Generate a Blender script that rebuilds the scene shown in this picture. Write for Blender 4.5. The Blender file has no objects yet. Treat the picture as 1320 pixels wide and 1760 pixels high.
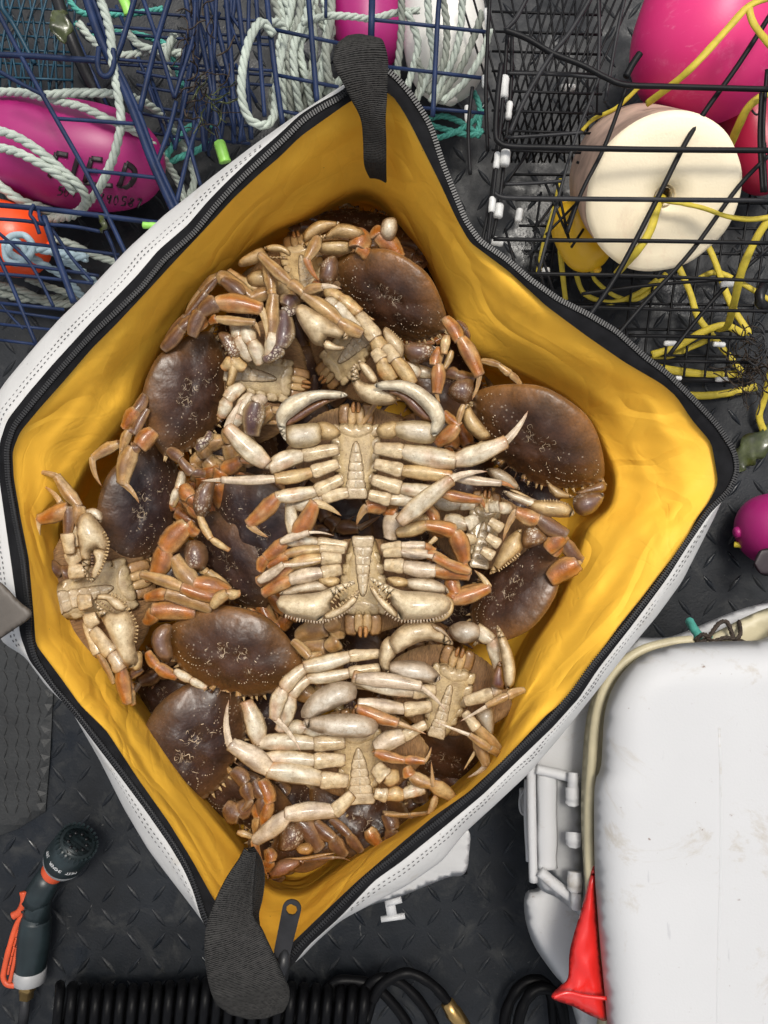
import bpy, math, random
import numpy as np
from mathutils import Vector, Matrix, noise
from mathutils.geometry import delaunay_2d_cdt
random.seed(7)
R = math.radians
scene = bpy.context.scene
col = scene.collection
H = 1.25; F = 1353.0                       # camera height above the deck, focal length in photo pixels

# ---------------------------------------------------------------- camera, sky, sun
cam_d = bpy.data.cameras.new('camera'); cam = bpy.data.objects.new('camera', cam_d); col.objects.link(cam)
cam.location = (0, 0, H); cam_d.sensor_fit = 'HORIZONTAL'; cam_d.sensor_width = 36; cam_d.lens = 36*F/1320
cam_d.clip_start = .02; cam_d.clip_end = 200
scene.camera = cam
SUN_AZ, SUN_EL = R(75), R(70)              # azimuth counter-clockwise from +x; elevation
world = bpy.data.worlds.new('World'); scene.world = world; world.use_nodes = True
nt = world.node_tree; nt.nodes.clear()
sky = nt.nodes.new('ShaderNodeTexSky'); sky.sky_type = 'NISHITA'; sky.sun_disc = False
sky.sun_elevation = SUN_EL; sky.sun_rotation = R(90)-SUN_AZ; sky.dust_density = 4; sky.ozone_density = .3; sky.air_density = 1.0
hsv = nt.nodes.new('ShaderNodeHueSaturation'); hsv.inputs['Saturation'].default_value = .35
bg = nt.nodes.new('ShaderNodeBackground'); bg.inputs['Strength'].default_value = .145
wo = nt.nodes.new('ShaderNodeOutputWorld')
nt.links.new(sky.outputs[0], hsv.inputs['Color']); nt.links.new(hsv.outputs[0], bg.inputs[0]); nt.links.new(bg.outputs[0], wo.inputs[0])
sd = bpy.data.lights.new('sun', 'SUN'); sd.energy = 1.75; sd.angle = R(14); sd.color = (1, .95, .86)
so = bpy.data.objects.new('sun', sd); col.objects.link(so)
sdir = Vector((math.cos(SUN_AZ)*math.cos(SUN_EL), math.sin(SUN_AZ)*math.cos(SUN_EL), math.sin(SUN_EL)))
so.rotation_euler = sdir.to_track_quat('Z', 'Y').to_euler(); so.location = sdir*5
scene.view_settings.view_transform = 'Standard'; scene.view_settings.look = 'None'
scene.view_settings.exposure = 0.2; scene.view_settings.gamma = 1; scene.view_settings.use_curve_mapping = False

# ---------------------------------------------------------------- helpers
def P3(x, y, z): k = (H-z)/F; return Vector(((x-660)*k, (880-y)*k, z))
def K(z): return (H-z)/F                   # metres per photo pixel at height z
def conv(view, pts):
    ox, oy, s = view; return [(ox+p[0]/s, oy+p[1]/s)+tuple(p[2:]) for p in pts]
def empty(name, loc, label, cat, group=None):
    o = bpy.data.objects.new(name, None); col.objects.link(o); o.location = loc; o.empty_display_size = .02
    o['label'] = label; o['category'] = cat
    if group: o['group'] = group
    return o
def tag(o, label, cat, group=None):
    o['label'] = label; o['category'] = cat
    if group: o['group'] = group
    return o
def wpos(o):
    v = Vector((0, 0, 0))
    while o is not None: v = v+o.location; o = o.parent
    return v
def mesh_obj(name, verts, faces, mat, parent=None, cols=None, loc=None, smooth=True, origin=None, kind=None):
    """verts are world coordinates"""
    org = wpos(parent) if parent is not None else (origin if origin is not None else Vector((0, 0, 0)))
    me = bpy.data.meshes.new(name)
    va = np.array([tuple(v) for v in verts], dtype=np.float64)-np.array(org)
    me.from_pydata(va.tolist(), [], faces); me.materials.append(mat)
    if smooth: me.polygons.foreach_set('use_smooth', [True]*len(me.polygons))
    if cols is not None:
        a = me.color_attributes.new('Col', 'FLOAT_COLOR', 'POINT')
        ca = np.ones((len(va), 4)); ca[:, :3] = np.array(cols)[:, :3]; a.data.foreach_set('color', ca.ravel())
    if loc is not None:
        a = me.attributes.new('LP', 'FLOAT_VECTOR', 'POINT'); a.data.foreach_set('vector', np.array(loc, dtype=np.float32).ravel())
    me.update()
    o = bpy.data.objects.new(name, me); col.objects.link(o)
    if parent is not None: o.parent = parent
    else: o.location = org
    if kind: o['kind'] = kind
    return o
class MB:                                   # mesh collector
    def __init__(s): s.v = []; s.f = []; s.c = []
    def add(s, v, f, c=None):
        n = len(s.v); s.v += list(v); s.f += [tuple(i+n for i in q) for q in f]
        if c is not None: s.c += list(c)
    def obj(s, name, mat, parent=None, **k):
        return mesh_obj(name, s.v, s.f, mat, parent, cols=s.c if s.c else None, **k)
def catmull(pts, step=None, n=8, closed=False):
    P = [Vector(p) for p in pts]; out = []
    m = len(P); rng = range(m if closed else m-1)
    for i in rng:
        if closed: a, b, c, d = P[(i-1) % m], P[i], P[(i+1) % m], P[(i+2) % m]
        else: a, b, c, d = P[max(i-1, 0)], P[i], P[i+1], P[min(i+2, m-1)]
        k = max(1, int(math.ceil((c-b).length/step))) if step else n
        for j in range(k):
            t = j/k
            out.append(.5*((2*b)+(c-a)*t+(2*a-5*b+4*c-d)*t*t+(3*b-a-3*c+d)*t**3))
    if not closed: out.append(P[-1].copy())
    return out
def frames(path):
    T = []
    for i in range(len(path)):
        T.append((path[min(i+1, len(path)-1)]-path[max(i-1, 0)]).normalized())
    up = Vector((0, 0, 1)) if abs(T[0].z) < .9 else Vector((1, 0, 0))
    n = (up-T[0]*up.dot(T[0])).normalized(); N = [n]
    for i in range(1, len(path)):
        n = N[-1]-T[i]*N[-1].dot(T[i]); N.append(n.normalized() if n.length > 1e-9 else N[-1])
    return T, N
def tube(path, r, k=6, cap=True, flat=1.0):
    T, N = frames(path); v = []; f = []
    for i, p in enumerate(path):
        b = T[i].cross(N[i]); rr = r[i] if isinstance(r, (list, tuple)) else r
        for j in range(k):
            a = 2*math.pi*j/k; v.append(p+b*(math.cos(a)*rr)+N[i]*(math.sin(a)*rr*flat))
    for i in range(len(path)-1):
        for j in range(k):
            a = i*k+j; b_ = i*k+(j+1) % k; f.append((a, b_, b_+k, a+k))
    if cap: f.append(tuple(range(k-1, -1, -1))); f.append(tuple((len(path)-1)*k+j for j in range(k)))
    return v, f
def lathe(axis_pts, radii, k=24, squash=None):
    """rings about a (roughly straight) axis"""
    v, f = tube(axis_pts, list(radii), k, True); return v, f
def box(c, sx, sy, sz, ang=0, ex=None, ey=None, ez=None):
    ex = ex or Vector((math.cos(ang), math.sin(ang), 0)); ey = ey or Vector((-math.sin(ang), math.cos(ang), 0)); ez = ez or Vector((0, 0, 1))
    v = [c+ex*(sx*a/2)+ey*(sy*b/2)+ez*(sz*d/2) for d in (-1, 1) for a, b in ((-1, -1), (1, -1), (1, 1), (-1, 1))]
    return v, [(3, 2, 1, 0), (4, 5, 6, 7), (0, 1, 5, 4), (1, 2, 6, 5), (2, 3, 7, 6), (3, 0, 4, 7)]
def pdist(px, poly):
    a = poly; b = np.roll(poly, -1, axis=0); ab = b-a; L = (ab**2).sum(1)+1e-18
    ap = px[:, None, :]-a[None]; t = np.clip((ap*ab[None]).sum(2)/L, 0, 1)
    return np.sqrt(((ap-ab[None]*t[..., None])**2).sum(2)).min(1)
def inpoly(px, poly):
    x, y = px[:, 0], px[:, 1]; ins = np.zeros(len(px), bool); j = len(poly)-1
    for i in range(len(poly)):
        xi, yi = poly[i]; xj, yj = poly[j]
        c = ((yi > y) != (yj > y)); ins ^= c & (x < (xj-xi)*(y-yi)/((yj-yi) if yj != yi else 1e-12)+xi); j = i
    return ins
def inflate(poly, Rr, T, bottom=.6, g=None, smooth=True, power=.75):
    """closed 2-D outline -> rounded solid; returns (u,v,h,d) array and faces"""
    bb = np.array(poly, float); size = max(np.ptp(bb[:, 0]), np.ptp(bb[:, 1]))
    g = g or max(Rr/3.2, size/26)
    if smooth: pl = [(p.x, p.y) for p in catmull([(q[0], q[1], 0) for q in poly], step=g*.9, closed=True)]
    else:
        pl = []
        for i in range(len(poly)):
            a = Vector(poly[i]); b = Vector(poly[(i+1) % len(poly)]); n = max(1, int((b-a).length/g))
            pl += [tuple(a.lerp(b, j/n)) for j in range(n)]
    pa = np.array(pl)
    xs = np.arange(pa[:, 0].min(), pa[:, 0].max(), g); ys = np.arange(pa[:, 1].min(), pa[:, 1].max(), g*.87)
    pts = np.array([(x+(g/2 if j % 2 else 0), y) for j, y in enumerate(ys) for x in xs])
    if len(pts):
        pts = pts[inpoly(pts, pa)]
        if len(pts): pts = pts[pdist(pts, pa) > g*.42]
    n = len(pa); allp = np.vstack([pa, pts]) if len(pts) else pa
    res = delaunay_2d_cdt([Vector(p) for p in allp], [(i, (i+1) % n) for i in range(n)], [], 1, 1e-7)
    V, Fc = res[0], [tuple(q) for q in res[2]]; va = np.array([(p.x, p.y) for p in V]); d = pdist(va, pa)
    d[d < g*.05] = 0
    F2 = []; ex_ = []
    for fc in Fc:
        if all(d[i] == 0 for i in fc):
            c_ = va[list(fc)].mean(0); k_ = len(va)+len(ex_); ex_.append(c_); m_ = len(fc)
            F2 += [(fc[i], fc[(i+1) % m_], k_) for i in range(m_)]
        else: F2.append(fc)
    if ex_: va = np.vstack([va, np.array(ex_)]); d = np.concatenate([d, np.maximum(pdist(np.array(ex_), pa), g*.08)]); Fc = F2
    q = np.clip(d/Rr, 0, 1); h = T*np.power(np.clip(1-(1-q)**2, 0, 1), power)
    top = np.column_stack([va, h, d]); rim = d == 0
    idx = np.arange(len(va)); bidx = idx.copy(); extra = []
    for i in range(len(va)):
        if not rim[i]: bidx[i] = len(va)+len(extra); extra.append((va[i, 0], va[i, 1], -h[i]*bottom, d[i]))
    out = np.vstack([top, np.array(extra)]) if extra else top
    faces = []
    for f in Fc:
        a, b, c = f[0], f[1], f[2]
        A = (va[b, 0]-va[a, 0])*(va[c, 1]-va[a, 1])-(va[b, 1]-va[a, 1])*(va[c, 0]-va[a, 0])
        if A < 0: f = f[::-1]
        faces.append(tuple(int(i) for i in f)); faces.append(tuple(int(bidx[i]) for i in f[::-1]))
    return out, faces
def mix(a, b, t): return tuple(a[i]*(1-t)+b[i]*t for i in range(3))

# ---------------------------------------------------------------- materials
def newmat(name, base=(.5, .5, .5), rough=.5, spec=.5, metal=0, coat=0, sheen=0, sss=0):
    m = bpy.data.materials.new(name); m.use_nodes = True; b = m.node_tree.nodes['Principled BSDF']
    b.inputs['Base Color'].default_value = (*base, 1); b.inputs['Roughness'].default_value = rough
    b.inputs['Metallic'].default_value = metal; b.inputs['Specular IOR Level'].default_value = spec
    b.inputs['Coat Weight'].default_value = coat; b.inputs['Coat Roughness'].default_value = .12
    b.inputs['Sheen Weight'].default_value = sheen
    if sss: b.inputs['Subsurface Weight'].default_value = sss; b.inputs['Subsurface Scale'].default_value = .01
    return m, m.node_tree, b
class N:
    def __init__(s, t): s.t = t
    def n(s, typ, **k):
        x = s.t.nodes.new('ShaderNode'+typ)
        for a, b in k.items(): setattr(x, a, b)
        return x
    def link(s, a, b): s.t.links.new(a, b)
    def coord(s, kind='Object'):
        if kind == 'LP': a = s.n('Attribute'); a.attribute_name = 'LP'; return a.outputs['Vector']
        return s.n('TexCoord').outputs[kind]
    def offs(s, vec):
        oi = s.n('ObjectInfo'); m = s.n('Math', operation='MULTIPLY'); s.link(oi.outputs['Random'], m.inputs[0]); m.inputs[1].default_value = 37.
        a = s.n('VectorMath', operation='ADD'); s.link(vec, a.inputs[0]); s.link(m.outputs[0], a.inputs[1]); return a.outputs[0]
    def noise(s, vec, scale, detail=4, rough=.55, dist=0):
        x = s.n('TexNoise'); s.link(vec, x.inputs['Vector']); x.inputs['Scale'].default_value = scale; x.inputs['Detail'].default_value = detail
        x.inputs['Roughness'].default_value = rough; x.inputs['Distortion'].default_value = dist; return x.outputs['Fac']
    def vor(s, vec, scale, feat='F1', out='Distance'):
        x = s.n('TexVoronoi', feature=feat); s.link(vec, x.inputs['Vector']); x.inputs['Scale'].default_value = scale; return x.outputs[out]
    def ramp(s, fac, a, b, ca=(0, 0, 0), cb=(1, 1, 1), interp='LINEAR'):
        x = s.n('ValToRGB'); s.link(fac, x.inputs[0]); e = x.color_ramp.elements; x.color_ramp.interpolation = interp
        e[0].position = a; e[1].position = b; e[0].color = (*ca, 1); e[1].color = (*cb, 1); return x.outputs[0]
    def mixc(s, fac, a, b, mode='MIX'):
        x = s.n('Mix', data_type='RGBA', blend_type=mode)
        for v, i in ((fac, 0), (a, 6), (b, 7)):
            if isinstance(v, (int, float)): x.inputs[i].default_value = v
            elif isinstance(v, tuple): x.inputs[i].default_value = (*v, 1)
            else: s.link(v, x.inputs[i])
        return x.outputs[2]
    def math(s, op, a, b=0.):
        x = s.n('Math', operation=op)
        for v, i in ((a, 0), (b, 1)):
            if isinstance(v, (int, float)): x.inputs[i].default_value = v
            else: s.link(v, x.inputs[i])
        return x.outputs[0]
    def bump(s, h, b, strength=.5, dist=.001, prev=None):
        x = s.n('Bump'); x.inputs['Strength'].default_value = strength; x.inputs['Distance'].default_value = dist; s.link(h, x.inputs['Height'])
        if prev is not None: s.link(prev, x.inputs['Normal'])
        s.link(x.outputs[0], b.inputs['Normal']); return x.outputs[0]
M = {}
def simple(name, base, rough=.5, var=.12, scale=30, bump=.3, bdist=.0006, bscale=300, **k):
    m, t, b = newmat(name, base, rough, **k); n = N(t); c = n.offs(n.coord())
    f = n.noise(c, scale); r = n.ramp(f, .3, .7, tuple(x*(1-var*1.5) for x in base), tuple(min(1, x*(1+var)) for x in base))
    n.link(r, b.inputs['Base Color']); n.bump(n.noise(c, bscale, 3), b, bump, bdist); M[name] = m; return m, t, b, n, c, r
# crab shell with pigment stored per vertex
def shell_mat(name, speck, bumpd, mott=None, rough=.36):
    m, t, b = newmat(name, rough=rough, coat=.45, sss=.0); n = N(t); c = n.offs(n.coord())
    a = n.n('Attribute'); a.attribute_name = 'Col'; base = a.outputs['Color']
    f1 = n.noise(c, 90, 5, .65); base = n.mixc(1., base, n.ramp(f1, .28, .72, (.55, .47, .38), (1.16, 1.13, 1.08)), 'MULTIPLY')
    f2 = n.noise(c, 300, 4, .7); base = n.mixc(n.math('MULTIPLY', n.ramp(f2, .57, .70), speck), base, (.22, .13, .045))
    f4 = n.noise(c, 160, 5, .7, .8); base = n.mixc(n.math('MULTIPLY', n.ramp(f4, .6, .75), .4), base, (.14, .08, .03))
    if mott:
        f3 = n.math('ADD', n.vor(c, 260, 'DISTANCE_TO_EDGE'), n.math('MULTIPLY', n.noise(c, 300, 3), .12)); f5 = n.noise(c, 45, 3)
        base = n.mixc(n.math('MULTIPLY', n.ramp(f3, .16, .26), n.ramp(f5, .46, .60)), base, mott)
    n.link(base, b.inputs['Base Color'])
    rr = n.ramp(n.noise(c, 60, 3), .3, .7, (rough*.7,)*3, (rough*1.5,)*3); n.link(rr, b.inputs['Roughness'])
    v = n.vor(c, 700); h = n.math('ADD', n.math('MULTIPLY', v, .5), n.noise(c, 500, 4)); n.bump(h, b, .55, bumpd)
    M[name] = m
shell_mat('shell', .6, .0010)
shell_mat('shell_rough', .75, .0012, rough=.45)
shell_mat('shell_purple', .3, .0008, mott=(.55, .47, .36), rough=.35)
# hairy underside
m, t, b = newmat('hairy_shell', rough=.7); n = N(t); c = n.offs(n.coord('LP'))
a = n.n('Attribute'); a.attribute_name = 'Col'
w = n.n('Mapping'); n.link(c, w.inputs[0]); w.inputs['Scale'].default_value = (90, 14, 14)
f = n.noise(w.outputs[0], 1.6, 4, .6, .6)
n.link(n.mixc(1., a.outputs['Color'], n.ramp(f, .3, .7, (.5, .45, .38), (1.35, 1.3, 1.2)), 'MULTIPLY'), b.inputs['Base Color']); n.bump(f, b, .8, .0016); M['hairy'] = m
# carapace
m, t, b = newmat('carapace', rough=.34, coat=.10, spec=.4); n = N(t); lp = n.coord('LP'); c = n.offs(lp)
a = n.n('Attribute'); a.attribute_name = 'Col'; base = a.outputs['Color']
f = n.noise(c, 5, 5, .6); base = n.mixc(1., base, n.ramp(f, .3, .7, (.62, .64, .7), (1.35, 1.2, 1.05)), 'MULTIPLY')
f = n.noise(c, 55, 5, .7); base = n.mixc(1., base, n.ramp(f, .3, .7, (.75, .72, .7), (1.25, 1.2, 1.15)), 'MULTIPLY')
v = n.vor(c, 60); fine = n.ramp(v, .10, .2, (1, 1, 1), (0, 0, 0)); fm = n.ramp(n.noise(c, 6, 2), .46, .6)
base = n.mixc(n.math('MULTIPLY', n.math('MULTIPLY', fine, fm), .35), base, (.30, .20, .12))
sep = n.n('SeparateXYZ'); n.link(lp, sep.inputs[0]); ax = n.math('ABSOLUTE', sep.outputs[0])
def arcmask(cx, cy, r, wd):
    dx = n.math('SUBTRACT', ax, cx); dy = n.math('SUBTRACT', sep.outputs[1], cy)
    d = n.math('SQRT', n.math('ADD', n.math('MULTIPLY', dx, dx), n.math('MULTIPLY', dy, dy)))
    d = n.math('ABSOLUTE', n.math('SUBTRACT', d, r)); return n.ramp(d, wd*.6, wd, (1, 1, 1), (0, 0, 0))
dots = n.ramp(n.vor(c, 34), .19, .26, (1, 1, 1), (0, 0, 0)); am = n.math('MAXIMUM', n.math('MAXIMUM', arcmask(.27, .05, .13, .022), arcmask(.22, .02, .055, .02)), arcmask(.10, .14, .05, .012))
base = n.mixc(n.math('MULTIPLY', n.math('MULTIPLY', dots, am), .3), base, (.62, .52, .40))
sq = n.noise(c, 16, 2, .5, 1.2); sq = n.math('ABSOLUTE', n.math('SUBTRACT', sq, .5)); sq = n.ramp(sq, .008, .022, (1, 1, 1), (0, 0, 0))
sm = n.math('MAXIMUM', arcmask(.055, -.03, .0, .075), arcmask(.14, .07, .0, .04)); sm = n.math('MULTIPLY', sm, n.ramp(n.noise(c, 30, 2), .45, .5))
base = n.mixc(n.math('MULTIPLY', n.math('MULTIPLY', sq, sm), .7), base, (.5, .40, .29))
blot = n.ramp(n.noise(c, 11, 4, .6, .5), .60, .74); base = n.mixc(n.math('MULTIPLY', blot, .22), base, (.17, .13, .115))
n.link(base, b.inputs['Base Color'])
n.link(n.ramp(n.noise(c, 8, 4), .3, .7, (.30,)*3, (.50,)*3), b.inputs['Roughness'])
bp = n.bump(n.noise(c, 7, 3), b, .45, .006); n.bump(n.math('ADD', n.math('MULTIPLY', v, .6), n.noise(c, 90, 4)), b, .3, .0004, bp); M['carapace'] = m
# yellow lining
m, t, b, n, c, r = simple('yellow_vinyl', (.97, .54, .055), .6, var=.04, scale=9, spec=.25)
d1 = n.noise(c, 9, 8, .7, .5); dirt = n.math('MULTIPLY', n.ramp(d1, .50, .78), .34)
d2 = n.noise(c, 140, 4, .7); dirt = n.math('MULTIPLY', dirt, n.ramp(d2, .25, .75, (.4,)*3, (1.,)*3)); base = n.mixc(dirt, r, (.32, .13, .02))
sp = n.ramp(n.vor(c, 45), .02, .045, (1, 1, 1), (0, 0, 0)); base = n.mixc(n.math('MULTIPLY', n.math('MULTIPLY', sp, n.ramp(n.noise(c, 13, 2), .5, .56)), .6), base, (.10, .035, .01))
n.link(base, b.inputs['Base Color'])
w1 = n.math('ABSOLUTE', n.math('SUBTRACT', n.noise(c, 6, 2, .5, .7), .5)); w2 = n.math('ABSOLUTE', n.math('SUBTRACT', n.noise(c, 13, 3, .5, 1.), .5))
bp = n.bump(n.math('MINIMUM', w1, .07), b, .55, .05); bp = n.bump(n.math('MINIMUM', w2, .05), b, .28, .016, bp); bp = n.bump(n.noise(c, 30, 4, .5), b, .25, .002, bp); n.bump(n.noise(c, 900, 2), b, .15, .0003, bp)
# white vinyl
m, t, b, n, c, r = simple('white_vinyl', (.57, .56, .54), .5, var=.03, scale=9)
dirt = n.math('MULTIPLY', n.ramp(n.noise(c, 22, 8, .72, .5), .56, .74), .45); base = n.mixc(dirt, r, (.36, .30, .20))
sp = n.ramp(n.noise(c, 120, 4, .6), .70, .75); base = n.mixc(n.math('MULTIPLY', sp, .5), base, (.10, .07, .05)); n.link(base, b.inputs['Base Color'])
bp = n.bump(n.noise(c, 14, 4, .5, .6), b, .5, .006); n.bump(n.noise(c, 60, 4, .6), b, .25, .0015, bp)
# white plastic cooler
m, t, b, n, c, r = simple('cooler_plastic', (.50, .50, .50), .58, var=.02, scale=6)
dirt = n.math('MULTIPLY', n.ramp(n.noise(c, 9, 9, .75, .6), .54, .72), .75); base = n.mixc(dirt, r, (.30, .23, .13))
sp = n.ramp(n.noise(c, 75, 5, .6), .69, .74); base = n.mixc(n.math('MULTIPLY', sp, .75), base, (.16, .09, .06))
mp = n.n('Mapping'); n.link(c, mp.inputs[0]); mp.inputs['Rotation'].default_value = (0, 0, .5); mp.inputs['Scale'].default_value = (60, 7, 1)
sc = n.ramp(n.noise(mp.outputs[0], 2.2, 4, .6), .70, .73); base = n.mixc(n.math('MULTIPLY', sc, .35), base, (.30, .30, .32)); n.link(base, b.inputs['Base Color'])
n.bump(n.noise(c, 380, 3), b, .3, .0006)
simple('gasket', (.52, .46, .30), .45)
simple('black_webbing', (.018, .018, .018), .85, var=.3, scale=80, spec=.12)
mm = M['black_webbing']; n = N(mm.node_tree); b = mm.node_tree.nodes['Principled BSDF']; lp = n.coord('LP')
wv = n.n('TexWave'); wv.bands_direction = 'Y'; wv.inputs['Scale'].default_value = 1.; wv.inputs['Distortion'].default_value = .6; wv.inputs['Detail'].default_value = 1
n.link(lp, wv.inputs[0]); mp = n.n('Mapping'); n.link(lp, mp.inputs[0]); mp.inputs['Scale'].default_value = (5, 1.6, 1)
ck = n.vor(mp.outputs[0], 1.); h = n.math('ADD', wv.outputs['Fac'], ck); n.bump(h, b, .9, .0012)
n.link(n.ramp(h, .3, 1.3, (.007, .007, .007), (.050, .048, .045)), b.inputs['Base Color'])
simple('black_tape', (.009, .009, .010), .85, var=.3, scale=60, spec=.12)
simple('black_plastic', (.010, .010, .011), .35, var=.2, spec=.3)
simple('zip_metal', (.016, .016, .017), .4, var=.2, metal=.2)
simple('stitch', (.12, .12, .12), .8)
# deck rubber
m, t, b, n, c, r = simple('deck_rubber', (.0088, .0108, .0138), .55, var=.25, scale=10, bump=.5, bdist=.0008, bscale=260, spec=.3)
dirt = n.math('MULTIPLY', n.ramp(n.noise(c, 16, 8, .72, .6), .52, .70), .55); base = n.mixc(dirt, r, (.050, .050, .047))
sp = n.ramp(n.noise(c, 60, 5, .65, .8), .69, .73); base = n.mixc(n.math('MULTIPLY', sp, .5), base, (.16, .16, .15)); n.link(base, b.inputs['Base Color'])
n.link(n.mixc(n.ramp(n.noise(c, 5, 5, .65), .56, .62), n.ramp(n.noise(c, 12, 5, .65), .35, .65, (.36,)*3, (.7,)*3), (.16, .16, .16)), b.inputs['Roughness'])
simple('mat_rubber', (.014, .015, .015), .55, var=.3, scale=25, bump=.6, bdist=.001, bscale=200)
simple('blue_wire', (.012, .024, .068), .5, var=.3, scale=30, spec=.22)
simple('teal_wire', (.012, .055, .09), .45, var=.3, scale=30, spec=.3)
simple('black_wire', (.006, .006, .007), .5, var=.35, scale=30, spec=.2)
simple('grey_wire', (.020, .020, .022), .5, var=.3, scale=30, spec=.25)
simple('white_clip', (.6, .6, .58), .5, var=.1, scale=90)
simple('rope_white', (.42, .47, .41), .75, var=.15, scale=40, bscale=900)
simple('rope_grey', (.25, .27, .23), .8, var=.2, scale=40, bscale=900)
simple('rope_teal', (.07, .33, .27), .7, var=.2, scale=60, bscale=900)
simple('rope_blue', (.34, .45, .50), .7, var=.2, scale=60, bscale=900)
simple('rope_yellow', (.54, .42, .035), .6, var=.12, scale=90, bscale=700)
simple('buoy_magenta', (.34, .012, .14), .42, var=.1, scale=8, bump=.12)
simple('buoy_pink', (.72, .03, .18), .40, var=.05, scale=8, bump=.12)
simple('buoy_red', (.42, .012, .05), .38, var=.1, scale=8)
simple('buoy_white', (.70, .69, .64), .4, var=.06, scale=8)
simple('buoy_yellow', (.72, .42, .012), .33, var=.08, scale=8)
simple('orange_plastic', (.80, .075, .012), .35, var=.1, scale=12)
for nm_, dc in (('buoy_magenta', (.30, .05, .14)), ('buoy_pink', (.80, .22, .36)), ('buoy_white', (.45, .40, .32)), ('orange_plastic', (.45, .10, .04))):
    m = M[nm_]; n = N(m.node_tree); b = m.node_tree.nodes['Principled BSDF']; c = n.offs(n.coord()); old = b.inputs['Base Color'].links[0].from_socket
    mp = n.n('Mapping'); n.link(c, mp.inputs[0]); mp.inputs['Scale'].default_value = (14, 70, 30); mp.inputs['Rotation'].default_value = (.3, .2, .4)
    g_ = n.ramp(n.noise(mp.outputs[0], 1.5, 6, .7, .5), .60, .70); g2 = n.ramp(n.noise(c, 25, 8, .75), .55, .72)
    n.link(n.mixc(n.math('MULTIPLY', n.math('MAXIMUM', g_, g2), .45), old, dc), b.inputs['Base Color'])
m, t, b, n, c, r = simple('foam', (.95, .83, .60), .6, var=.04, scale=12, bump=.4, bdist=.001, bscale=350)
g = n.math('MULTIPLY', n.ramp(n.noise(c, 9, 7, .7, 1.), .56, .74), .45); base = n.mixc(g, r, (.72, .46, .30)); n.link(base, b.inputs['Base Color'])
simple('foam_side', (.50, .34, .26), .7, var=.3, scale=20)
simple('marker_ink', (.015, .006, .010), .5)
simple('lime_plastic', (.28, .62, .10), .4)
simple('kelp', (.045, .055, .012), .35, var=.4, scale=60, coat=.4)
simple('root_brown', (.035, .022, .013), .7, var=.4, scale=60)
simple('red_vinyl', (.66, .022, .018), .25, var=.06, scale=10, coat=.3)
simple('tab_grey', (.10, .085, .07), .55, var=.2)
simple('brass', (.42, .27, .10), .3, var=.15, metal=.9)
simple('grey_plastic', (.30, .30, .30), .4)
simple('nozzle_dark', (.012, .020, .022), .38, var=.3)
simple('nozzle_orange', (.52, .07, .02), .45)
simple('print_white', (.5, .5, .5), .5)
simple('hose_black', (.003, .003, .0035), .45, spec=.12)
simple('bag_inside_shade', (.05, .03, .01), .8)

# ---------------------------------------------------------------- deck
deck_mb = MB()
deck = mesh_obj('deck', [(-6, -6, 0), (6, -6, 0), (6, 6, 0), (-6, 6, 0)], [(0, 1, 2, 3)], M['deck_rubber'], kind='structure')
def lug(c, ang, L, Wd, h):
    ex = Vector((math.cos(ang), math.sin(ang), 0)); ey = Vector((-ex.y, ex.x, 0)); v = []; f = []
    sec = [(-.5, .02), (-.3, .62), (0, 1), (.3, .62), (.5, .02)]
    for s, w_ in sec:
        p = c+ex*(L*s); ww = Wd*w_/2; hh = h*min(1, w_*1.4)
        v += [p-ey*ww, p-ey*ww*.35+Vector((0, 0, hh)), p+ey*ww*.35+Vector((0, 0, hh)), p+ey*ww]
    for i in range(4):
        for j in range(3): a = i*4+j; f.append((a+4, a+5, a+1, a)[::-1] if False else (a, a+4, a+5, a+1))
    return v, [q[::-1] for q in f]
lm = MB(); k0 = K(0); sx, sy = 43*k0, 41*k0
for i in range(-23, 24):
    for j in range(-28, 29):
        c = Vector((i*sx+random.uniform(-.0008, .0008), j*sy+random.uniform(-.0008, .0008), -.0002))
        px = 660+c.x/k0; py = 880-c.y/k0
        if (px < 100 and 1080 < py < 1440 and py < 1500-px*.4): continue
        lm.add(*lug(c, R(52) if (i+j) % 2 else R(-52), 40*k0, 9.5*k0, .0028))
lm.obj('tread_lug', M['deck_rubber'], deck, kind='stuff')
# the second mat at the left edge
mt = empty('rubber_mat', P3(20, 1270, 0), 'small black textured rubber mat lying on the deck at the left edge beside the bag', 'mat')
po, pf = inflate([(-120, 1040), (60, 1090), (92, 1180), (86, 1300), (78, 1395), (30, 1425), (-120, 1480)], 4, 4, 1, g=14, smooth=False)
mesh_obj('mat_sheet', [P3(p[0], p[1], .004+p[2]*.0008) for p in po], pf, M['mat_rubber'], mt, smooth=False)
lm = MB()
for i in range(-4, 6):
    for j in range(0, 22):
        x = i*19+10; y = 1085+j*19
        if x > 80 or y > 1405-x*.3 or (x > 60 and y < 1130): continue
        lm.add(*lug(P3(x, y, .0068), R(75 if (i+j) % 2 else 115), 22*k0, 3.4*k0, .0022))
lm.obj('tread_ridge', M['mat_rubber'], mt, kind='stuff')

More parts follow.
